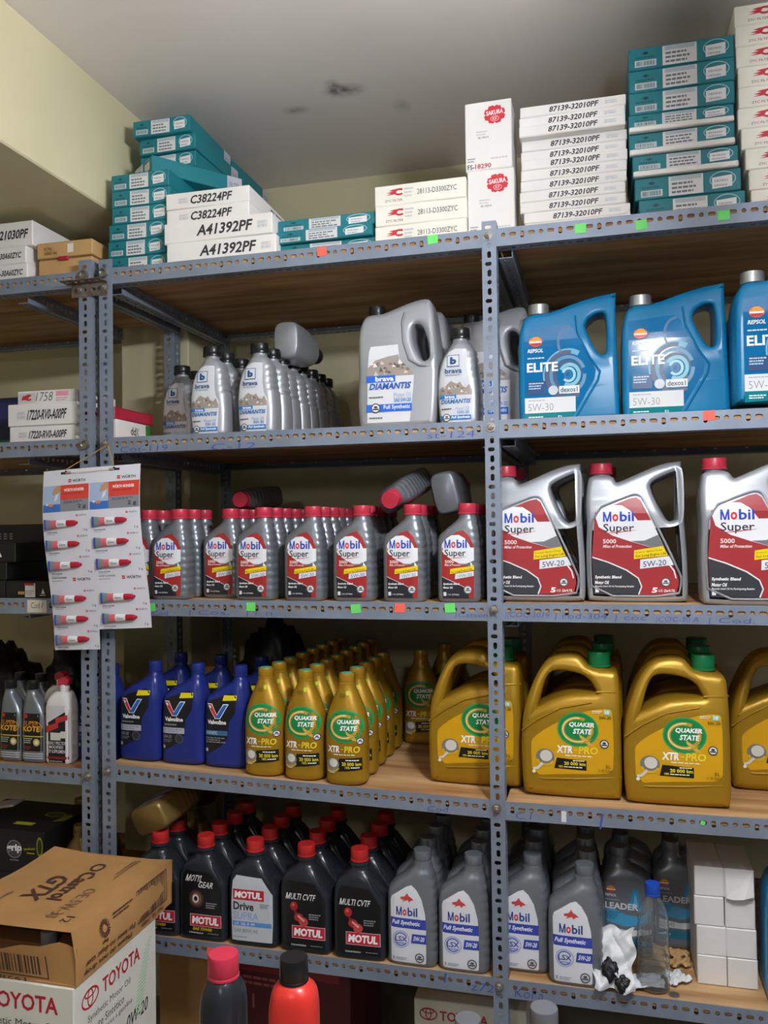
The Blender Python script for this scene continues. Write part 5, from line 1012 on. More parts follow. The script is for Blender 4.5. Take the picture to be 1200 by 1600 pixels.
place(VA, 'oil_bottle', 'blue oil bottle squeezed against the left post on the left rack', 'bottle', (at(128, 1150, 1.95).x + 0.024, 2.01, ZDl), R(0))

# ---- bottom shelves, left part
ZE = ZS[4] - 0.003 + 0.0006
def grip_carton():
    l = L(0.0003); w_, h_ = 0.30, 0.112; c = 0.058
    l.ring(c, 0.062, 0.024, 0.024, 0.003, '#8b8d90', 0, 360); l.ell(c, 0.062, 0.019, 0.019, '#4a4c50', 22); l.text('grip', c - 0.024, 0.050, c + 0.024, 0.074, '#f2f3f4', bold=0.04, slope=0.06); l.lines(c - 0.014, 0.030, c + 0.016, 0.036, 1, '#8b8d90')
    l.text('synthetic', 0.088, 0.060, 0.124, 0.068, '#b9b52a', slope=0.1); l.lines(0.098, 0.052, 0.124, 0.058, 1, '#b9b52a'); l.ell(0.138, 0.074, 0.010, 0.026, '#8f8e22', 20); l.ell(0.138, 0.074, 0.007, 0.020, '#2a2a16', 20)
    t = L(0.0003); t2 = L(0.0003); t3 = L(0.0003); t.ell(0.09, 0.02, 0.034, 0.02, '#9a9a26', 22); t.ell(0.09, 0.02, 0.027, 0.014, '#3a3a18', 22); t2.poly([(0.115, -0.03), (0.145, -0.02), (0.148, 0.02), (0.13, 0.03)], '#a3a02a'); t3.rect(0.02, -0.07, 0.08, -0.05, '#a3a02a')
    sp = carton(w_, 0.22, h_, 'black_card', l, flap=False); sp[0][2].extend([('top_print', q.mesh('top_print', lambda u, v, o: (u, v, h_ + o))) for q in (t, t2, t3)]); return sp
GC = grip_carton(); xg = at(68, 1360, 1.925).x - 0.15
for i in (0, 1): place(GC, 'oil_carton', '%s black carton with yellow-green print at the left edge' % ('lower', 'upper')[i], 'carton', (xg + 0.004 * i, 1.925 + 0.11, ZE + i * 0.1125), R(J(1)), 'black oil cartons')
g = G(); g.cbox((-0.16, -0.03, 0), (0.16, 0.03, 0.006), 0.001, 'paper'); l = L(0.0003); l.rect(-0.15, 0.001, 0.15, 0.005, '#c9a8a4')
place([('strip', g.mesh('strip'), [('edge_print', l.mesh('edge_print', flat(-0.03)))])], 'paper_strip', 'pale pink paper strip lying above the black cartons', 'paper', (at(22, 1283, 2.02).x - 0.16, 2.03, ZE + 0.2262), rot=(0, R(-9), R(6)))
def sp_goldangular():
    b = Body([(0, -0.050, 0.052, 0.034, 4.5), (0.01, -0.054, 0.056, 0.038, 5), (0.10, -0.054, 0.056, 0.038, 5), (0.135, -0.053, 0.054, 0.037, 4.2), (0.160, -0.034, 0.046, 0.033, 3.4), (0.185, -0.018, 0.036, 0.026, 2.6), (0.196, -0.012, 0.028, 0.02, 2.1), (0.206, -0.0115, 0.0275, 0.0195, 2)], ripple=(0.08, 0.18, 0.003, 6), rings=40)
    l = L(); l.poly([(-0.046, 0.02), (0.046, 0.02), (0.046, 0.12), (0.02, 0.128), (-0.046, 0.10)], '#a9bedb'); l.rect(-0.046, 0.05, 0.046, 0.07, '#8f2a2a')
    return [('body', b.mesh('body', 'gold_dark_plastic'), [('label', l.mesh('label', b.fmap, grid(-0.046, 0.046, 6), grid(0, 0.13, 6)))]), ('cap', cap_mesh(0.021, 0.205, 0.024, 'gold_dark_plastic', 0.008))]
GA = sp_goldangular(); GGA = 'dull gold bottles on the bottom shelf'
for (px, Y, dz, t) in ((110, 1.955, 0, 'dull gold bottle with pale label beside the left post'), (144, 2.065, 0, 'dull gold bottle behind the one beside the left post'), (112, 2.15, 0, 'dull gold bottle at the back behind the left post')):
    place(GA, 'oil_bottle', t, 'bottle', (at(px, 1350, Y).x, Y + 0.038, ZE), R(J(4)), GGA)
for (x, Y, t) in ((-1.06, 2.27, 'dull gold bottle in shade behind the black bottles'), (-1.165, 2.085, 'dull gold bottle just right of the left post'), (-1.165, 2.18, 'dull gold bottle in shade right of the left post')):
    place(GA, 'oil_bottle', t, 'bottle', (x, Y + 0.038, ZE), R(J(4)), GGA)
lay(GA, 'oil_bottle', 'dull gold bottle lying tilted across the black bottles', 'bottle', at(230, 1282, 1.93), at(288, 1242, 2.08) - at(230, 1282, 1.93), 25, GGA)
# stack of dark red pots in the shade
def pot():
    g = G(); g.lathe([(0.045, 0), (0.060, 0.02), (0.068, 0.052), (0.073, 0.055), (0.073, 0.060), (0.066, 0.060), (0.057, 0.024), (0.04, 0.006)], 'dark_red_plastic', 30)
    r = G(); r.lathe([(0.0695, 0.048), (0.075, 0.050), (0.075, 0.053), (0.0695, 0.055)], 'dark_red_plastic', 30); return [('bowl', g.mesh('bowl', 40)), ('rim', r.mesh('rim', 40))]
PT = pot()
for i in range(2): place(PT, 'plastic_bowl', 'dark red plastic bowl, %s of the two in shade right of the left post' % ('lower', 'upper')[i], 'bowl', (-1.155, 2.235, ZE + 0.2302 + i * 0.0606), 0, 'dark red bowls')
# white strip of plastic by the left post
g = G(); g.cbox((-0.008, -0.003, 0), (0.008, 0.003, 0.09), 0.002, 'white_card'); place([('strip', g.mesh('strip'))], 'plastic_strip', 'white plastic strip leaning beside the left post', 'strip', (at(128, 1290, 1.935).x + 0.004, 1.94, ZE + 0.18), rot=(0, R(-18), 0)) if False else None
# ---- black bags and small boxes at the back
def lump(rx, ry, rz_, seed, m='dark_bag'):
    rnd = random.Random(seed); bm = bmesh.new(); bmesh.ops.create_icosphere(bm, subdivisions=4, radius=1)
    ph = [rnd.uniform(0, 6) for _ in range(9)]
    for v in bm.verts:
        x, y, z = v.co; d = 1 + 0.13 * math.sin(5 * x + ph[0]) * math.cos(4 * y + ph[1]) + 0.10 * math.sin(9 * z + 5 * x + ph[2]) + 0.06 * math.sin(15 * y + 9 * x + ph[3]) + 0.04 * math.sin(22 * z + 13 * y + ph[4])
        zz = z * d; zz = zz if zz > -0.62 else -0.62 - (zz + 0.62) * 0.0
        v.co = (x * d * rx, y * d * ry, (zz + 0.62) * rz_)
    me = bpy.data.meshes.new('bag'); bm.to_mesh(me); bm.free(); me.materials.append(MATS[m]); me.polygons.foreach_set('use_smooth', [True] * len(me.polygons)); return me
def knot():
    g = G(); g.lathe([(0.006, 0), (0.012, 0.012), (0.022, 0.03), (0.018, 0.034)], 'dark_bag', 10); return g.mesh('bag_knot', 50)
def bag(x, y, z, rx, ry, rz_, seed, t):
    place([('bag_body', lump(rx, ry, rz_, seed))], 'plastic_bag', t, 'bag', (x, y, z))
bag(-1.54, 2.22, ZDl, 0.115, 0.10, 0.17, 3, 'black plastic bag in shade on the left rack, fourth shelf')
bag(-1.82, 2.24, ZDl, 0.10, 0.10, 0.16, 8, 'black plastic bag in shade behind the additive bottles')
bag(-1.0, 2.43, shelf_z(3, -1.0) + 0.002, 0.10, 0.09, 0.19, 5, 'black plastic bag in shade behind the blue bottles')
l = L(0.0003); l.rect(-0.03, 0.01, 0.03, 0.04, '#6a5238')
SB = carton(0.10, 0.12, 0.065, 'kraft_light', l)
for i, (x, y, dz, t) in enumerate(((-1.17, 2.32, 0, 'lower brown box in the shade behind the left post'), (-1.165, 2.325, 0.066, 'middle brown box in the shade behind the left post'), (-1.16, 2.32, 0.132, 'upper brown box in the shade behind the left post'))):
    place(SB, 'small_carton', t, 'carton', (x, y, shelf_z(3, x) + dz), R(J(5)), 'brown boxes in the shade')
# ---- bottom shelf, right part: white boxes, water bottle, rag
xa, xb = span(1086, 1181, 1.985, 1440); bw2 = (xb - xa) / 2; bh = 0.0645
def wbox(op):
    sp = carton(bw2 - 0.001, 0.16, bh, 'white_card', None, None, flap=not op)
    if op:
        g = G(); hw = bw2 / 2 - 0.003; g.add([(-hw, -0.0805, bh - 0.002), (hw, -0.0805, bh - 0.002), (hw, -0.092, 0.012), (hw * 0.3, -0.096, 0.006), (-hw * 0.5, -0.094, 0.002), (-hw, -0.090, 0.004), (-hw, -0.0795, bh - 0.003), (hw, -0.0795, bh - 0.003), (hw, -0.091, 0.013), (-hw, -0.089, 0.005)], [(0, 1, 2, 3, 4, 5), (6, 9, 8, 7)], 'white_card'); sp[0][2].append(('torn_flap', g.mesh('torn_flap')))
    return sp
W1, W2 = wbox(False), wbox(True)
for c in (0, 1):
    for r in range(4):
        place(W2 if (c == 1 and r == 3) else W1, 'small_carton', 'plain white box, %s row of the %s column' % (('bottom', 'second', 'third', 'top')[r], ('left', 'right')[c]) + (' with torn flap' if (c == 1 and r == 3) else ''), 'box', (xa + bw2 * (c + 0.5) + (0.002 if r in (0, 1) else -0.001), 1.985 + 0.08, ZE + r * (bh + 0.0005)), R(J(0.6)), 'plain white boxes')
def pet():
    pr = [(0.026, 0.0), (0.032, 0.003), (0.034, 0.010), (0.033, 0.018)]
    for i in range(9):
        z = 0.022 + i * 0.0135; pr += [(0.0340, z), (0.0340, z + 0.006), (0.0318, z + 0.0095)]
    pr += [(0.033, 0.148), (0.033, 0.156), (0.030, 0.170), (0.024, 0.184), (0.017, 0.196), (0.0135, 0.203), (0.013, 0.208)]
    inn = [(max(0.002, r - 0.0007), z + (0.001 if z == 0 else 0)) for r, z in pr]
    g = G(); sg = 36; prof = pr + inn[::-1]; vs = []; fs = []
    for r, z in prof:
        for j in range(sg): a = 2 * math.pi * j / sg; vs.append((r * math.cos(a), r * math.sin(a), z))
    for i in range(len(prof) - 1):
        for j in range(sg): k = (j + 1) % sg; fs.append((i * sg + j, i * sg + k, (i + 1) * sg + k, (i + 1) * sg + j))
    fs.append(tuple(range(sg - 1, -1, -1))); fs.append(tuple((len(prof) - 1) * sg + j for j in range(sg)))
    g.add(vs, fs, 'clear_plastic'); return [('bottle', g.mesh('bottle', 60)), ('cap', cap_mesh(0.0165, 0.2035, 0.026, 'blue_cap'))]
place(pet(), 'water_bottle', 'empty clear plastic bottle with blue cap on the bottom shelf', 'bottle', (at(1022, 1520, 1.945).x, 1.947, ZE))
def sheet(w_, h_, seed, amp, m, n=22, blot=None):
    rnd = random.Random(seed); ph = [rnd.uniform(0, 6) for _ in range(8)]; g = G(); vs = []; fs = []
    for i in range(n + 1):
        for j in range(n + 1):
            u, v = i / n - 0.5, j / n - 0.5
            z = amp * (math.sin(9 * u + ph[0]) * math.cos(8 * v + ph[1]) + 0.6 * abs(math.sin(14 * u + 11 * v + ph[2])) + 0.5 * math.sin(21 * v - 9 * u + ph[3]))
            vs.append((u * w_ + amp * 0.6 * math.sin(12 * v + ph[4]), v * h_ + amp * 0.6 * math.sin(11 * u + ph[5]), z + amp * 1.6))
    for i in range(n):
        for j in range(n): a = i * (n + 1) + j; fs.append((a, a + 1, a + n + 2, a + n + 1))
    g.add(vs, fs, m); return g.mesh('sheet', 50)
xx = at(958, 1530, 1.93).x
e = place([('cloth', sheet(0.085, 0.125, 4, 0.009, 'paper'))], 'crumpled_rag', 'crumpled white rag with black stains propped beside the water bottle', 'rag', (xx + 0.004, 1.932, ZE + 0.060), rot=(R(62), R(0), R(-6)))
for (u, v, rx, ry, sd) in ((-0.008, -0.022, 0.017, 0.023, 3), (0.022, -0.048, 0.016, 0.017, 9)):
    o = obj('black_stain', lump(rx, ry, 0.008, sd), e, (u, v, 0.016)); o['label'] = 'black grease stain'
place([('sheet', sheet(0.13, 0.06, 7, 0.005, 'paper'))], 'crumpled_paper', 'crumpled white paper lying on the shelf under the rag', 'paper', (at(990, 1545, 1.95).x, 1.945, ZE + 0.001), R(10))
place([('sheet', sheet(0.055, 0.05, 9, 0.004, 'paper'))], 'crumpled_paper', 'torn white paper corner right of the water bottle', 'paper', (at(1056, 1535, 1.98).x, 1.985, ZE + 0.001), R(35))
for (px, Y, a, t) in ((1062, 2.05, 20, 'nearer torn strip of brown card behind the water bottle'), (1058, 2.09, -12, 'farther torn strip of brown card behind the water bottle')):
    place([('strip', sheet(0.05, 0.03, int(px), 0.005, 'kraft_light'))], 'card_scrap', t, 'cardboard', (at(px, 1510, Y).x, Y, ZE + 0.001), R(a))
g = G(); g.lathe([(0.011, 0), (0.012, 0.0004), (0.012, 0.0016), (0.011, 0.002)], 'bolt_steel', 24); l = L(0.0002); l.ring(0, 0, 0.0105, 0.0105, 0.0008, '#8c8882')
place([('disc', g.mesh('disc', 40)), ('rim', l.mesh('rim', lambda u, v, o: (u, v, 0.002 + o)))], 'coin', 'silver coin lying on the shelf right of the water bottle', 'coin', (at(1053, 1557, 1.925).x, 1.925, ZE))
# ---- under the bottom shelf
def toyota_emblem(l, u, v, r, c='#c2243c'):
    l.ring(u, v, r, r * 0.68, r * 0.13, c, 0, 360, 32); l.ring(u, v + r * 0.02, r * 0.34, r * 0.62, r * 0.11, c, 0, 360, 26); l.ring(u, v + r * 0.34, r * 0.66, r * 0.30, r * 0.11, c, 0, 360, 26)
l = L(0.0003); toyota_emblem(l, -0.10, 0.318, 0.022); l.text('TOYOTA', -0.072, 0.306, 0.045, 0.329, '#b5323f', bold=0.02); l.text('Motor Oil', -0.03, 0.274, 0.03, 0.290, '#5a4a48')
place(carton(0.27, 0.28, 0.352, 'cream_card', l), 'oil_carton', 'white oil carton with red lettering on the floor under the shelf', 'carton', (at(722, 1575, 2.0).x + 0.015, 2.14, 0.001), R(1))
l = L(0.0003); l.rect(-0.15, 0.30, 0.15, 0.33, '#8a2a2c'); l.lines(-0.13, 0.26, 0.0, 0.29, 2, '#a85a58'); l.stroke([(-0.1, 0.2), (-0.1, 0.24)], 0.006, '#a85a58')
place(carton(0.36, 0.26, 0.36, 'dark_red_plastic', l), 'oil_carton', 'dark red carton in the shade under the bottom shelf', 'carton', (-0.83, 2.24, 0.001), R(-3))
place(carton(0.16, 0.24, 0.34, 'kraft_card'), 'oil_carton', 'brown carton in the shade behind the foreground cartons', 'carton', (-1.125, 2.20, 0.001), R(3))
# ---- foreground: two white cartons with red lettering and a brown carton
TX = -1.031; TY = 1.458; TDp = 0.315; TWd = 0.32; TZ = 0.59
def toyota():
    l = L(0.0003); h_ = 0.2945
    l.text('TOYOTA', -0.045, h_ - 0.056, 0.124, h_ - 0.022, '#c2243c', bold=0.02); toyota_emblem(l, -0.075, h_ - 0.039, 0.026); l.text('Synthetic Motor Oil', -0.07, h_ - 0.094, 0.12, h_ - 0.074, '#55555c', bold=0)
    s_ = L(0.0003); toyota_emblem(s_, -0.103, h_ - 0.046, 0.030); s_.text('TOYOTA', -0.060, h_ - 0.062, 0.085, h_ - 0.030, '#c2243c', bold=0.02)
    s_.text('Synthetic Motor Oil', -0.112, h_ - 0.098, 0.045, h_ - 0.080, '#55555c', bold=0); s_.text('Aceite Sintético', -0.112, h_ - 0.122, 0.020, h_ - 0.105, '#55555c', bold=0); s_.text('para motores a gasolina', -0.112, h_ - 0.142, 0.052, h_ - 0.128, '#77777d', bold=0); s_.text('0W-20', 0.03, h_ - 0.190, 0.118, h_ - 0.160, '#34343a', bold=0.01, shear=0.15)
    for i in range(20): q = h_ - 0.035 - i * 0.0075; wv = 0.016 + 0.016 * math.sin(i / 20 * 2.6); uu = 0.126 - 0.052 * (i / 20) ** 0.8; s_.poly([(uu - wv * 0.6, q - 0.001), (uu + wv * 0.5, q + 0.003), (uu + wv * 0.5, q), (uu - wv * 0.6, q - 0.0035)], '#a9dcb4')
    return carton(TWd, TDp, h_, 'cream_card', l, s_, ch=0.003)
TO = toyota()
for i in (0, 1): place(TO, 'oil_carton', ('white oil carton at the bottom of the foreground stack', 'white oil carton with red lettering in the lower left foreground')[i], 'carton', (TX - TWd / 2, TY + TDp / 2, 0.001 + i * 0.295), R(0), 'white oil cartons')
def castrol():
    w_, d_, h_ = 0.33, 0.385, 0.108; g = G(); bm = None; t = 0.004
    # sagging lid, closed sides, front flap open
    n = 10; vs = []; fs = []
    def top(u, v): return h_ - 0.012 * math.sin(math.pi * min(1, max(0, u))) * (0.4 + 0.6 * v) + 0.004 * math.sin(7 * v + 3 * u)
    for i in range(n + 1):
        for j in range(n + 1): u, v = i / n, j / n; vs.append((-w_ + u * w_ - 0.010 * (1 - v) * (1 if u > 0.9 else 0.5), v * d_, top(u, v)))
    for i in range(n):
        for j in range(n): a = i * (n + 1) + j; fs.append((a, a + n + 1, a + n + 2, a + 1))
    g.add(vs, fs, 'kraft_card'); lid = g.mesh('lid', 40)
    sd = G(); sv = []; sf = []
    for j in range(n + 1): v = j / n; sv += [(0, v * d_, 0.0), (0.006 * math.sin(math.pi * v), v * d_, h_ * 0.5), (-0.010 * (1 - v), v * d_, top(1, v))]
    for j in range(n):
        for q in (0, 1): sf.append((3 * j + q, 3 * j + 3 + q, 3 * j + 4 + q, 3 * j + 1 + q))
    sd.add(sv, sf, 'kraft_card'); sd.box((-w_, d_ - 0.003, 0), (0, d_, h_ - 0.006), 'kraft_card'); sd.box((-w_, 0, 0), (-w_ + 0.003, d_, h_ - 0.006), 'kraft_card'); sd.box((-w_, 0.001, 0), (0, d_, 0.003), 'kraft_card')
    fr = G(); fv = []; ff = []; m = 16
    for i in range(m + 1):
        u = i / m; zz = 0.074 + 0.006 * math.sin(9 * u) + 0.004 * math.sin(23 * u); fv += [(-w_ + u * w_, -0.004 * math.sin(6 * u), 0), (-w_ + u * w_, -0.010 * math.sin(5 * u) - 0.004, zz)]
    for i in range(m): ff.append((2 * i, 2 * i + 2, 2 * i + 3, 2 * i + 1))
    fr.add(fv, ff, 'kraft_card'); 
    ins = G(); ins.cbox((-w_ + 0.05, 0.03, 0.004), (-0.03, 0.2, 0.06), 0.003, 'kraft_inside'); cp = G(); cp.lathe([(0.016, 0), (0.017, 0.03), (0.015, 0.032)], 'silver_plastic', 18, (-0.09, 0.04)); cp.v = [(x, y, z + 0.055) for x, y, z in cp.v]
    INK = '#5a3f34'
    s_ = L(0.0006); s_.bars(0.232, 0.024, 0.350, 0.094, 18, INK, 5)
    for (a, b, c, d) in ((0.225, 0.022, 0.355, 0.024), (0.225, 0.094, 0.355, 0.096), (0.225, 0.022, 0.227, 0.096), (0.353, 0.022, 0.355, 0.096)): s_.rect(a, b, c, d, INK)
    s_.text('7501 NL 19289', 0.24, 0.008, 0.34, 0.018, INK, bold=0.01, flip=True); s_.text('Please do not drop', 0.025, 0.008, 0.20, 0.022, INK, bold=0.01, flip=True); s_.text('Por favor no dejar caer', 0.03, 0.024, 0.21, 0.040, INK, bold=0.01, flip=True)
    s_.text('bp', 0.085, 0.044, 0.105, 0.054, INK, bold=0.03, flip=True)
    for i in range(18): a = i * 20; s_.stroke([(0.098 + 0.008 * math.cos(R(a)), 0.074 + 0.008 * math.sin(R(a))), (0.098 + 0.018 * math.cos(R(a)), 0.074 + 0.018 * math.sin(R(a)))], 0.003, INK)
    s_.lines(0.13, 0.078, 0.21, 0.092, 2, INK)
    def smap(u, v, o): q = u / d_; return (0.006 * math.sin(math.pi * q) * max(0, 1 - abs(v / h_ - 0.5) * 2) - 0.010 * (1 - q) * max(0, v / h_ - 0.5) * 2 + 0.001 + o, u, v)
    tls = [L(0.0010) for _ in range(5)]      # runs from far to near, letters' tops to the right: u = distance from the far end, v = distance from the left
    tls[0].text('Castrol', 0.10, 0.155, 0.245, 0.195, INK, bold=0.03); tls[0].ring(0.075, 0.175, 0.02, 0.018, 0.006, INK); tls[1].text('GTX', 0.13, 0.095, 0.26, 0.145, INK, bold=0.03, shear=0.2); tls[2].text('OE 5W-30', 0.18, 0.215, 0.33, 0.245, '#8a6a52', bold=0.0); tls[2].text('12', 0.315, 0.262, 0.345, 0.282, INK, bold=0); tls[3].lines(0.02, 0.24, 0.14, 0.26, 2, '#96714e'); tls[4].lines(0.24, 0.06, 0.34, 0.075, 1, '#96714e')
    def tmap(u, v, o): x = -w_ + v; y = d_ - u; return (x, y, top(v / w_, y / d_) + o + 0.0008)
    fl = L(0.0005); fl.bars(-0.30, 0.022, -0.07, 0.062, 30, INK, 8)
    for (a, b, c, d) in ((-0.31, 0.014, -0.055, 0.017), (-0.058, 0.014, -0.055, 0.066)): fl.rect(a, b, c, d, INK)
    fl.text('19289 2', -0.22, 0.003, -0.11, 0.011, INK, flip=True)
    return [('lid', lid, [('lid_print', q.mesh('lid_print', tmap, grid(0, d_, 10), grid(0, w_, 10))) for q in tls]), ('side_walls', sd.mesh('side_walls', 40), [('side_print', s_.mesh('side_print', smap, grid(0, d_, 10)))]), ('torn_front_flap', fr.mesh('front', 40), [('flap_print', fl.mesh('flap_print', lambda u, v, o: (u, -0.0155 * (v / 0.075) - 0.004 - o, v)))]), ('divider', ins.mesh('divider')), ('bottle_cap', cp.mesh('bottle_cap', 40))]
place(castrol(), 'cardboard_carton', 'worn brown cardboard carton lying on the white carton in the foreground', 'carton', (TX + 0.003, TY + 0.002, TZ + 0.0015), R(0))
# ---- foreground bottles on a low table below the picture
TBZ = 0.545
g = G(); g.cbox((-0.85, 0.95, TBZ - 0.03), (0.25, 1.42, TBZ), 0.003, 'wood'); lg = []
for (x, y) in ((-0.82, 0.98), (0.22, 0.98), (-0.82, 1.39), (0.22, 1.39)):
    q = G(); q.cbox((x - 0.02, y - 0.02, 0), (x + 0.02, y + 0.02, TBZ - 0.031), 0.003, 'wood'); lg.append(('leg', q.mesh('leg')))
place([('table_top', g.mesh('table_top'))] + lg, 'display_table', 'low wooden table carrying the foreground bottles', 'table', (0, 0, 0))
def fg_bottle(m, capm, cr, hh, w_, rib=False, lab=None):
    b = Body([(0, -w_ * 0.94, w_ * 0.94, 0.030, 3), (0.012, -w_, w_, 0.034, 3.2), (hh * 0.5, -w_, w_, 0.034, 3), (hh - 0.045, -w_, w_ * 1.0, 0.034, 2.8), (hh - 0.022, -w_ * 0.93, w_ * 0.96, 0.032, 2.5), (hh - 0.008, -w_ * 0.78, w_ * 0.82, 0.027, 2.2), (hh - 0.002, -cr * 0.98, cr * 0.98, cr * 0.98, 2), (hh, -cr * 0.9, cr * 0.9, cr * 0.9, 2)], rings=60)
    sub = []
    if lab: sub = [('label', lab.mesh('label', b.fmap, grid(-w_, w_, 8), grid(0, hh, 10)))]
    cap = cap_mesh(cr, hh - 0.001, 0.034, capm, 0, seg=40)
    return [('body', b.mesh('body', m), sub), ('cap', cap)]
l = L(); l.rect(-0.026, 0.04, 0.026, 0.16, '#1d2024')
p = at(349, 1500, 1.15); place(fg_bottle('black_plastic', 'red_cap', 0.0235, 0.290, 0.031, lab=l), 'oil_bottle', 'black bottle with red cap in the foreground', 'bottle', (p.x, 1.15, TBZ + 0.0006), R(-8))
l = L(); l.rect(-0.026, 0.04, 0.026, 0.15, '#a8242a')
p = at(459, 1500, 1.15); place(fg_bottle('red_plastic', 'black_cap', 0.0215, 0.298, 0.036, lab=l), 'oil_bottle', 'bright red bottle with black cap in the foreground', 'bottle', (p.x, 1.15, TBZ + 0.0006), R(10))
for (px, Y, t) in ((731, 1.24, 'grey-capped bottle at the bottom edge below the white carton'), (850, 1.21, 'grey-capped bottle at the bottom edge right of the post')):
    l = L(); l.rect(-0.026, 0.04, 0.026, 0.14, '#d9dbe2'); p = at(px, 1580, Y)
    place(fg_bottle('grey_plastic', 'grey_plastic', 0.0205, 0.190 if px < 800 else 0.238, 0.040, lab=l), 'oil_bottle', t, 'bottle', (p.x, Y, TBZ + 0.0006), R(5))

# ------------------------------------------------------------------ glue card hanging on the left post
CP = at(69, 737, 1.868)
def cmap(u, v, o):
    d = -v; y = -0.010 * math.sin(d / 0.47 * 4.2) - 0.006 * math.sin(u / 0.28 * 3.14) - 0.012 * d
    return (u + 0.062 * d - 0.004 * math.sin(d * 14), y - o, v + 0.012 * u / 0.28)
def glue_card():
    hx = 0.1405
    b = L(0.0); b.rect(0, -0.411, hx, 0, '#dfe0ea'); b.rect(hx, -0.411, 0.281, 0, '#dfe0ea'); b.poly([(0, -0.462), (hx - 0.004, -0.462), (hx - 0.004, -0.411), (0, -0.411)], '#dfe0ea')
    base = b.mesh('card', cmap, grid(0, 0.281, 20), grid(-0.47, 0, 40))
    bm = bmesh.new(); bm.from_mesh(base); bmesh.ops.solidify(bm, geom=bm.faces[:], thickness=-0.0008); bm.to_mesh(base); bm.free()
    prints = []
    def logo(l, u, v, s, c='#3b3d46'):
        l.rect(u, v, u + 0.008 * s, v + 0.008 * s, '#c8323c'); l.rect(u + 0.001 * s, v + 0.0035 * s, u + 0.007 * s, v + 0.0045 * s, '#f2f2f6'); l.text('WÜRTH', u + 0.012 * s, v, u + 0.048 * s, v + 0.0085 * s, c, bold=0.02)
    def add(name, l): prints.append((name, l.mesh(name, cmap, grid(0, 0.281, 20), grid(-0.47, 0, 40))))
    OFF = 0.0012
    for k, x in enumerate((0.0, hx)):
        l = L(OFF); l.poly([(x + 0.054, -0.012), (x + 0.084, -0.012), (x + 0.084, -0.006), (x + 0.073, -0.006), (x + 0.069, -0.002), (x + 0.065, -0.006), (x + 0.054, -0.006)], '#26262c'); add('hang_slot', l)
        l = L(OFF); logo(l, x + 0.078, -0.034, 1.05); add('brand_mark', l)
        l = L(OFF); l.rect(x + 0.002, -0.108, x + 0.055, -0.04, '#a9bfe0'); l.rect(x + 0.002, -0.108, x + 0.055, -0.088, '#3f74c8'); l.rect(x + 0.055, -0.108, x + hx - 0.001, -0.078, '#8d8e98'); l.rect(x + 0.055, -0.078, x + hx - 0.001, -0.040, '#dd4a40')
        l.poly([(x + 0.030, -0.060), (x + 0.034, -0.048), (x + 0.046, -0.040), (x + 0.055, -0.040), (x + 0.055, -0.056), (x + 0.044, -0.066), (x + 0.040, -0.060), (x + 0.034, -0.066)], '#c79a78'); l.poly([(x + 0.04, -0.066), (x + 0.05, -0.058), (x + 0.046, -0.074), (x + 0.036, -0.082)], '#e4e8f0'); l.ell(x + 0.026, -0.090, 0.008, 0.004, '#d98a5a'); l.ell(x + 0.014, -0.088, 0.004, 0.003, '#d7e2f2', 12)
        l.text('WÜRTH BONDER', x + 0.066, -0.057, x + 0.126, -0.048, '#fbe9e6', bold=0.04); l.lines(x + 0.066, -0.065, x + 0.122, -0.060, 1, '#b8352c'); l.lines(x + 0.066, -0.088, x + 0.126, -0.081, 2, '#54555e'); l.text('2 g', x + 0.108, -0.104, x + 0.132, -0.091, '#34353c', bold=0.02); add('picture_panel', l)
    rows = [(-0.139, 0), (-0.192, 0), (-0.245, 0), (-0.331, 0), (-0.383, 0), (-0.435, 0)]
    tubes = []
    for k, x in enumerate((0.0, hx)):
        for i, (v, _) in enumerate(rows):
            if k == 1 and i == 5: continue
            tubes.append((x + 0.062, v)); l = L(OFF); logo(l, x + 0.102, v + 0.017, 0.62, '#8a8b96'); add('brand_mark', l)
            l = L(OFF); l.text('WÜRTH BONDER', x + 0.010, v - 0.023, x + 0.044, v - 0.019, '#34353c', bold=0.02); l.lines(x + 0.010, v - 0.0275, x + 0.036, v - 0.0245, 1, '#a5a6b0'); add('caption', l)
            l = L(OFF); l.text('2 g', x + 0.122, v - 0.022, x + 0.133, v - 0.015, '#54555e'); add('weight_mark', l)
        l = L(OFF); l.text('WÜRTH BONDER', x + 0.010, -0.279, x + 0.056, -0.2735, '#54555e', bold=0.02); l.lines(x + 0.010, -0.286, x + 0.045, -0.2825, 1, '#8a8b96'); add('caption', l)
        l = L(OFF); logo(l, x + 0.074, -0.286, 1.05); add('brand_mark', l)
    def tube_mesh():
        g = G(); N = 12
        prof = [(-0.052, 0.0012, 0.0110, '#3a56b8'), (-0.046, 0.0016, 0.0108, '#3a56b8'), (-0.0459, 0.0016, 0.0108, '#8d9098'), (-0.030, 0.0040, 0.0088, '#8d9098'), (-0.0299, 0.004, 0.0088, '#e0707c'), (-0.013, 0.0055, 0.0080, '#e0707c'), (-0.0129, 0.0055, 0.008, '#f0f0f4'), (0.016, 0.0062, 0.0072, '#f0f0f4'), (0.0161, 0.0062, 0.0068, '#b51f38'), (0.036, 0.0052, 0.0058, '#b51f38'), (0.046, 0.002, 0.0024, '#b51f38')]
        for i in range(len(prof) - 1):
            a, b = prof[i], prof[i + 1]; vs = []
            for (x, ry, rz_, c) in (a, b):
                for j in range(N): t = 2 * math.pi * j / N; vs.append((x, -0.0060 + ry * math.sin(t), 1.2 * rz_ * math.cos(t)))
            g.add(vs, [(j, (j + 1) % N, N + (j + 1) % N, N + j) for j in range(N)], ink(b[3]))
        g.add([(prof[0][0], -0.006 + prof[0][1] * math.sin(2 * math.pi * j / N), 1.2 * prof[0][2] * math.cos(2 * math.pi * j / N)) for j in range(N)], [tuple(range(N))], ink('#3a56b8'))
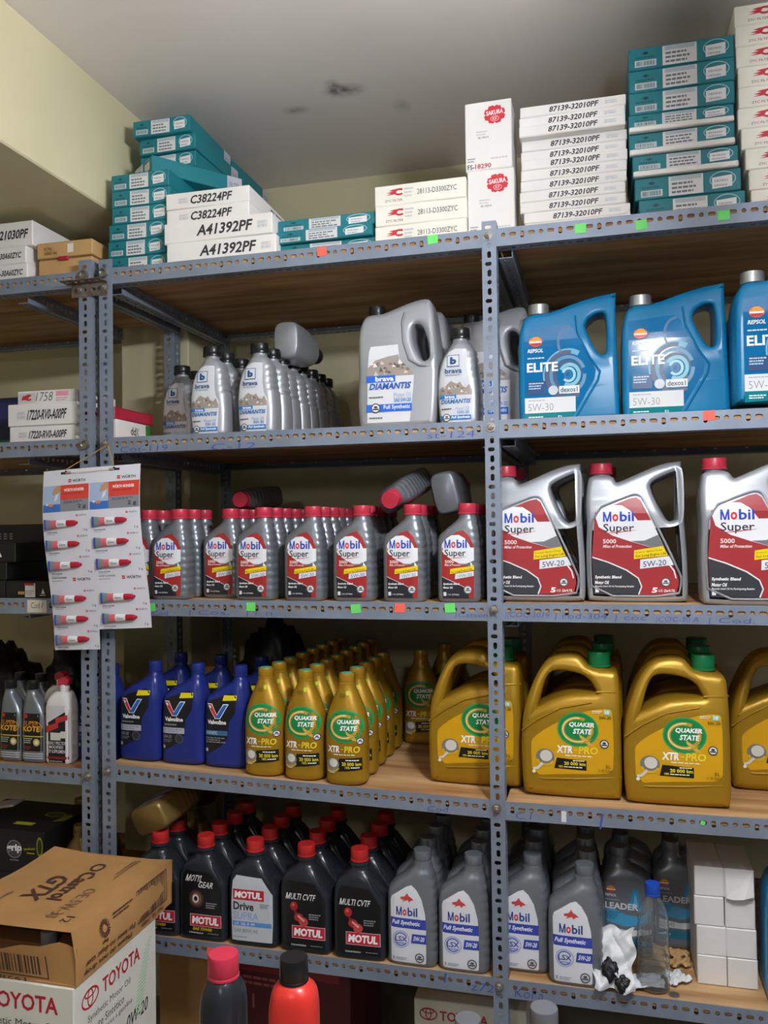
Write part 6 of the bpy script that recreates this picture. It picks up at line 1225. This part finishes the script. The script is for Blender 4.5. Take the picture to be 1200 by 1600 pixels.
        for q in (-0.009, -0.004): g.box((q, -0.0118, -0.002), (q + 0.003, -0.0108, 0.004), ink('#d9d9e0'))
        g.box((-0.008, -0.0124, -0.003), (0.010, -0.0116, 0.0005), ink('#a9aab4')); return g.mesh('glue_tube', 40)
    tm = tube_mesh(); e = place([('card', base, prints)], 'glue_card', 'white sales card of small red-capped glue tubes hanging on the left post', 'card', CP)
    for i, (u, v) in enumerate(tubes):
        x, y, z = cmap(u, v, 0.0008); obj('glue_tube', tm, e, (x, y, z), (0, R(-3), 0))
    s1 = G(); bz = at(165, 697, YF - 0.02) - CP; h1 = Vector(cmap(0.069, -0.009, 0.001)); h2 = Vector(cmap(hx + 0.069, -0.009, 0.001))
    s1.tube([h1 + Vector((0, -0.002, 0.008)), bz, bz + Vector((0.004, -0.002, 0.003)), bz + Vector((0.008, -0.001, 0)), h2 + Vector((0, -0.002, 0.008))], 0.0011, 'gold_string', 6); obj('string', s1.mesh('string', 60), e)
    s2 = G(); s2.tube([h1 + Vector((0, -0.001, 0)), (h1 + h2) / 2 + Vector((0, -0.010, 0)), h2 + Vector((0, -0.001, 0))], 0.0011, 'pale_string', 6); obj('string', s2.mesh('string', 60), e)
glue_card()

# ------------------------------------------------------------------ the ceiling lamp (in front of the racks, above the picture)
def tube_lamp():
    m = bpy.data.materials.new('lamp_glow'); m.use_nodes = True; nt = m.node_tree; nt.nodes.clear()
    e = nt.nodes.new('ShaderNodeEmission'); e.inputs[0].default_value = (0.93, 0.965, 1.0, 1); e.inputs[1].default_value = LAMP; o = nt.nodes.new('ShaderNodeOutputMaterial'); nt.links.new(e.outputs[0], o.inputs[0])
    MATS['lamp_glow'] = m
    g = G(); g.lathe([(0.018, 0), (0.019, 0.004), (0.019, 0.42), (0.018, 0.424)], 'lamp_glow', 16); g.v = [(x, z - 0.212, y) for x, y, z in g.v]
    h = G(); h.cbox((-0.02, -0.25, 0.045), (0.02, 0.25, 0.075), 0.006, 'white_card')
    for q in (-0.2, 0.2): h.cbox((-0.003, q - 0.003, 0.074), (0.003, q + 0.003, CEIL - 2.2), 0.001, 'white_card')
    e1 = G(); e1.cbox((-0.016, -0.24, -0.022), (0.016, -0.216, 0.05), 0.004, 'white_card'); e2 = G(); e2.cbox((-0.016, 0.216, -0.022), (0.016, 0.24, 0.05), 0.004, 'white_card')
    place([('tube', g.mesh('tube', 40)), ('housing', h.mesh('housing')), ('socket', e1.mesh('socket')), ('socket', e2.mesh('socket'))], 'ceiling_tube_lamp', 'fluorescent tube lamp hung from the ceiling in front of the shelves', 'lamp', (0.23, 0.85, 2.2))
tube_lamp()
